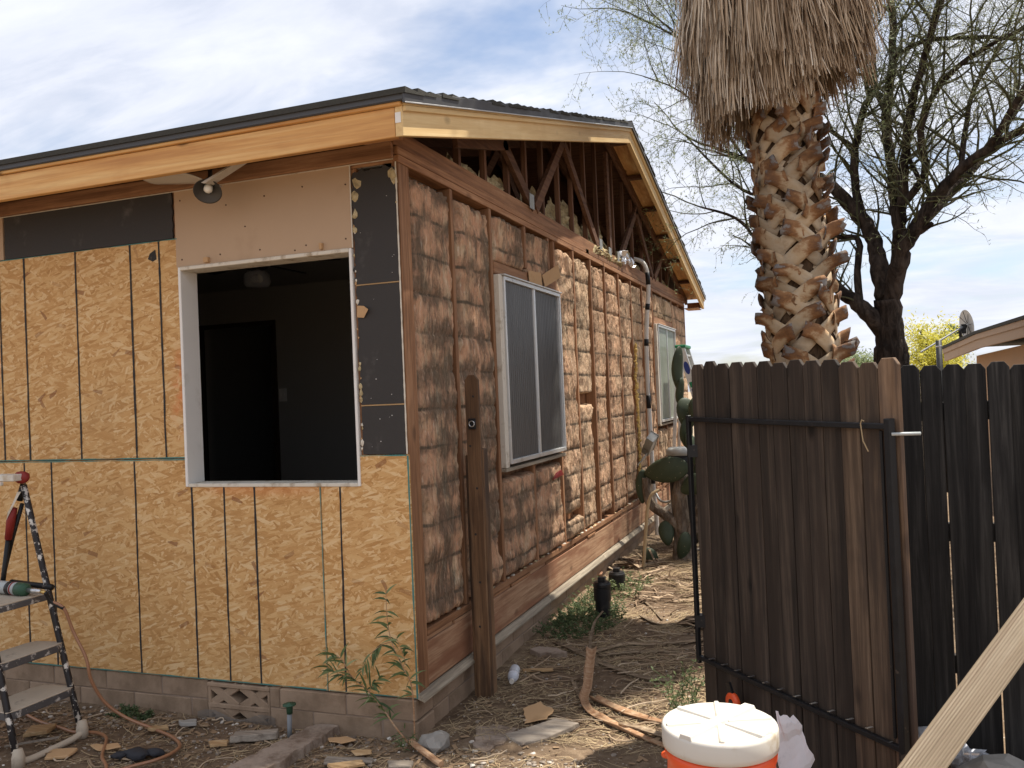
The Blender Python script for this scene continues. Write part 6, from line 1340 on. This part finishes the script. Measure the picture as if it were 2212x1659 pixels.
    def lab(t, ln, w, m):
        c = Vector((0.235, 7.143, 2.02))+d*t; s_ = Vector((-d.z, 0, d.x)); MB().prism([c-d*ln/2-s_*w/2, c+d*ln/2-s_*w/2, c+d*ln/2+s_*w/2, c-d*ln/2+s_*w/2], (0, -0.001, 0)).build('label', MAT[m], A)
    lab(0.50, 0.07, 0.055, 'green_label'); lab(0.60, 0.09, 0.05, 'blue')
    c = Vector((0.235, 7.143, 2.02))+d*0.28; MB().prism([c+d*0.085*math.cos(a)+Vector((-d.z, 0, d.x))*0.034*math.sin(a) for a in [2*math.pi*k/20 for k in range(20)]], (0, -0.0012, 0)).build('oval_label', MAT['blue'], A)
cactus()
def leafy_tree(name, c, rx, rz, trunk_r, n, m, label, cat, seed, size, grp=None, zbase=-0.2):
    rg = random.Random(seed); T = empty(name, (c[0], c[1], zbase), label, cat, grp); top = Vector(c); P = [Vector((c[0], c[1], zbase)), Vector((c[0]+.1, c[1], zbase+(c[2]-zbase)*.5)), top]
    tr = MB().tube(P, [trunk_r, trunk_r*.8, trunk_r*.5], 8); lf = MB()
    for k in range(22):
        d = Vector((rg.gauss(0, 1), rg.gauss(0, 1), rg.gauss(0.25, .6))).normalized(); e = top+Vector((d.x*rx, d.y*rx, d.z*rz))*rg.uniform(.45, .95); s_ = P[1].lerp(P[2], rg.random()); md = s_.lerp(e, .5)+Vector((0, 0, .15*rz)); tr.tube([s_, md, e], [trunk_r*.35, trunk_r*.2, trunk_r*.06], 5)
        for q in range(n//22):
            t = rg.random(); b = (md.lerp(e, t) if rg.random() < .75 else s_.lerp(md, t)); p = b+Vector((rg.gauss(0, 1)*rx*.2, rg.gauss(0, 1)*rx*.2, rg.gauss(0, 1)*rz*.17)); a = Vector((rg.gauss(0, 1), rg.gauss(0, 1), rg.gauss(0, .7))).normalized(); bb = a.orthogonal().normalized(); z = size*rg.uniform(.5, 1.3)
            lf.add([p-a*z, p+bb*z*.35, p+a*z, p-bb*z*.35], [(0, 1, 2, 3)], min(1, max(0, rg.gauss(.5, .22))))
    tr.build('trunk', MAT['bark'], T, smooth=True); lf.build('crown', MAT[m], T, attr='t', kind='stuff')
leafy_tree('palo_verde_tree', (4.95, 24.8, 2.15), 1.25, 1.25, 0.10, 9000, 'paloverde', 'bright yellow blooming tree beyond the fence, right of the dark trunk', 'tree', 3, 0.055)
leafy_tree('palo_verde_tree', (2.9, 28.3, 2.0), 1.0, 0.9, 0.09, 5000, 'far_leaf', 'pale green tree between the palm and the dark trunk', 'tree', 4, 0.06)
leafy_tree('far_tree', (7.0, 40.0, 2.6), 1.3, 1.5, 0.12, 4000, 'far_leaf', 'faint green tree behind the black vent post', 'tree', 5, 0.06)
leafy_tree('shrub', (0.75, 13.5, 0.9), 0.9, 0.75, 0.05, 5000, 'far_leaf', 'yellow-green shrub seen past the aluminium ladder', 'shrub', 6, 0.04)
leafy_tree('shrub', (1.3, 17.0, 0.9), 1.4, 0.8, 0.05, 5000, 'far_leaf', 'green shrub low behind the open gate top', 'shrub', 7, 0.05)
def far_things():
    P = empty('small_palm', (10.4, 63, -0.2), 'tiny distant palm above the neighbouring roof', 'palm tree'); rg = random.Random(2)
    MB().tube([(10.4, 63, -0.2), (10.4, 63, 4.2)], 0.22, 8).build('trunk', MAT['palm_core'], P); fr = MB()
    for k in range(60):
        a = rg.uniform(0, 6.28); el = rg.uniform(-.7, 1.2); d = Vector((math.cos(a)*math.cos(el), math.sin(a)*math.cos(el), math.sin(el))); c = Vector((10.4, 63, 4.3)); fr.ribbon([c, c+d*.7+Vector((0, 0, .1)), c+d*1.2+Vector((0, 0, -.2))], [.06, .22, .02], d.orthogonal().normalized(), rg.random())
    fr.build('crown', MAT['palm_leaf'], P, attr='t')
    H = empty('neighbour_house', (4.9, 12, -0.2), 'tan neighbouring house with low sloping roof beyond the fence', 'house')
    A, B = Vector((4.0, 13.9, 0)), Vector((4.55, 8.0, 0)); u = (B-A).normalized(); n = Vector((-u.y, u.x, 0))
    if n.x < 0: n = -n
    za, zm, zc = 1.985, 2.23, 2.30; Mid = A+u*2.4; E = A+u*9
    wall = MB().prism([A+n*0.45+Vector((0, 0, -.2)), E+n*0.45+Vector((0, 0, -.2)), E+n*0.45+Vector((0, 0, 2.10)), A+u*.4+n*0.45+Vector((0, 0, 1.85))], n*6).build('wall', MAT['tan_wall'], H)
    rp = lambda o, z0, z1, z2: [A+n*o+Vector((0, 0, za+z0)), Mid+n*o+Vector((0, 0, 2.08+z0)), E+n*o+Vector((0, 0, 2.02+z0))]
    def rake(o, lo, hi, th, m, name):
        a = [A+Vector((0, 0, za+lo)), Mid+Vector((0, 0, 2.13+lo)), E+Vector((0, 0, 2.28+lo)), E+Vector((0, 0, 2.28+hi)), Mid+Vector((0, 0, 2.13+hi)), A+Vector((0, 0, za+hi))]
        MB().prism([p+n*o for p in a], n*th).build(name, MAT[m], H)
    rake(0.0, -0.20, 0.02, 0.05, 'tan_trim', 'fascia'); rake(-0.02, -0.06, 0.025, 0.018, 'tan_trim', 'fascia_trim'); rake(-0.04, 0.028, 0.075, 6.5, 'shingle', 'roof'); rake(0.06, -0.05, 0.0, 0.38, 'tan_wall', 'soffit')
    D = empty('satellite_dish', (4.53, 14.6, 2.1), 'round grey mesh satellite dish on the neighbouring roof', 'satellite dish'); c = Vector((4.54, 14.63, 2.47)); ax = Vector((-0.92, 0.15, 0.35)).normalized()
    ax = Vector((0.955, 0.27, 0.10)).normalized()
    o = MB().lathe([(0.0, 0.0), (0.10, -0.006), (0.2, -0.022), (0.285, -0.045), (0.30, -0.05), (0.30, -0.044), (0.285, -0.038), (0.2, -0.016), (0.10, 0.0), (0.0, 0.006)], c, 32, ax).build('reflector', MAT['dish'], D, smooth=True)
    e = ax.orthogonal().normalized(); g = ax.cross(e)
    for k in range(8):
        a = k*math.pi/4; q = e*math.cos(a)+g*math.sin(a); MB().tube([c-ax*.0+q*.04-ax*.03, c+q*.28-ax*0.075], 0.006, 5).build('spoke', MAT['black_metal'], D)
    MB().tube([c-ax*0.05, c-ax*0.18+Vector((0, 0, -.1)), Vector((4.40, 14.62, 2.12))], 0.03, 8).build('mast', MAT['black_metal'], D); MB().box(c.x-.14, c.x-.06, c.y-.05, c.y+.05, c.z-.16, c.z+.02).build('mount', MAT['black_metal'], D)
    MB().tube([c-ax*.12+Vector((0, 0, -.02)), Vector((3.62, 14.0, 1.98))], 0.018, 6).build('arm', MAT['grey_pipe'], D)
    V = empty('vent_pipe', (3.5, 10, -0.2), 'black vertical pipe standing behind the dark fence', 'pipe'); MB().lathe([(0.042, -0.2), (0.042, 2.03), (0.035, 2.03), (0.035, 1.9)], (3.5, 10, 0), 18).build('pipe', MAT['black_plastic'], V, smooth=True); MB().lathe([(0.045, 1.93), (0.045, 1.95)], (3.5, 10, 0), 18).build('clamp', MAT['steel'], V, smooth=True)
far_things()
def litter():
    rg = random.Random(51)
    mb = MB()
    for i in range(520):
        if rg.random() < .8: x, y = rg.uniform(0.08, 1.5), rg.uniform(0.2, 5.6)
        else: x, y = rg.uniform(-2.4, 1.2), rg.uniform(-.8, -.05)
        if y > -.05 and x < .06: continue
        a = rg.uniform(-.4, 1.4); L = rg.uniform(.10, .42)*(.5 if y < .3 else 1); d = Vector((math.cos(a), math.sin(a), 0)); sd = Vector((-d.y, d.x, 0)); b = rg.uniform(-.05, .05); pts = []
        for k in range(6):
            t = k/5-.5; q = Vector((x, y, 0))+d*L*t+sd*(b*(1-4*t*t)+rg.uniform(-.004, .004)); q.z = gz(q.x, q.y)+.008+rg.uniform(0, .012); pts.append(q)
        if min(p.x for p in pts if p.y > -.03) < .05 if any(p.y > -.03 for p in pts) else False: continue
        r0 = rg.uniform(.002, .006); mb.tube(pts, [r0*(1-.1*k) for k in range(6)], 5, True, rg.choice([.05, .1, .2, .3, .45, .6]))
    mb.build('dead_twigs', MAT['thatch'], attr='t', kind='stuff', label='dark dead twigs strewn over the side yard', cat='twigs')
    mb = MB()
    for i in range(700):
        x, y = rg.uniform(0.15, 1.5), rg.uniform(1.0, 6.0); a = rg.gauss(0.3, .6); L = rg.uniform(.15, .45); d = Vector((math.cos(a), math.sin(a), 0)); sd = Vector((-d.y, d.x, rg.uniform(-.7, .7))).normalized(); b = rg.uniform(-.04, .04); pts = []
        if fbm(x, y, 7, 1.1, 2) < 0.0: continue
        for k in range(5):
            t = k/4-.5; q = Vector((x, y, 0))+d*L*t+Vector((sd.x, sd.y, 0))*b*(1-4*t*t); q.z = gz(q.x, q.y)+.008+rg.uniform(0, .03); pts.append(q)
        if min(p.x for p in pts) < .06: continue
        mb.ribbon(pts, [.004, .014, .018, .012, .002], sd, rg.choice([.05, .12, .2, .3, .5]))
    mb.build('frond_litter', MAT['thatch'], attr='t', kind='stuff', label='shredded brown palm leaf litter in the side yard', cat='leaf litter')
    mb = MB()
    for i in range(2300):
        if rg.random() < .6: x, y = rg.uniform(-2.6, 0.9), -0.02-abs(rg.gauss(0, .38))
        else: x, y = rg.uniform(0.05, 1.5), rg.uniform(-.8, 4.5)
        if y > -0.02 and x < 0.04: continue
        s_ = rg.choice([.003, .003, .004, .004, .005, .006, .008, .012]); mb.blob((x, y, gz(x, y)+s_*.3), s_*rg.uniform(.8, 1.5), s_*rg.uniform(.8, 1.4), s_*.7, i, .35, 0 if s_ < .008 else 1, a=(rg.uniform(.7, 1) if rg.random() < .22 else rg.uniform(0, .55)))
    mb.build('gravel', MAT['pebble'], attr='t', kind='stuff', label='scattered pale gravel and plaster crumbs on the dirt', cat='gravel')
    mb = MB()
    for i in range(1500):
        if rg.random() < .75: x, y = rg.uniform(-2.6, 0.5), -0.03-abs(rg.gauss(0, .35))
        else: x, y = rg.uniform(0.1, 1.2), rg.uniform(-.6, 2.5)
        if y > -0.03 and x < 0.06: continue
        a = rg.uniform(0, 3.14); L = rg.choice([.008, .012, .015, .02, .03, .045]); w = rg.uniform(.15, .6)*L; d = Vector((math.cos(a), math.sin(a), rg.uniform(-.2, .2))); p = Vector((x, y, gz(x, y)+.006))
        mb.bar(p-d*L/2, p+d*L/2, w, rg.uniform(.0015, .004))
    mb.build('wood_chips', MAT['chip'], kind='stuff', label='brown wood chips and splinters littering the ground', cat='wood chips')
    mb = MB()
    for i in range(13000):
        x, y = rg.uniform(0.05, 1.7), rg.uniform(0.1, 5.5)
        if rg.random() < .12: x, y = rg.uniform(-2.4, 1.2), rg.uniform(-.8, -.04)
        if y > -.03 and x < .04: continue
        if fbm(x, y, 2, 1.8, 2) < -0.25: continue
        a = rg.gauss(0.5, .9); L = rg.uniform(.04, .16)*(1.3 if y > 2 else 1); d = Vector((math.cos(a), math.sin(a), 0)); sd = Vector((-d.y, d.x, rg.uniform(-.5, .5))).normalized(); b = rg.uniform(-.02, .02)
        pts = []
        for k in range(4):
            t = k/3-.5; q = Vector((x, y, 0))+d*L*t+sd*b*(1-4*t*t); q.z = gz(q.x, q.y)+.004+rg.uniform(0, .012); pts.append(q)
        mb.ribbon(pts, rg.uniform(.0015, .0035), sd)
    mb.build('dry_grass', MAT['straw'], kind='stuff', label='pale dry grass and straw matted over the side yard', cat='dry grass')
litter()
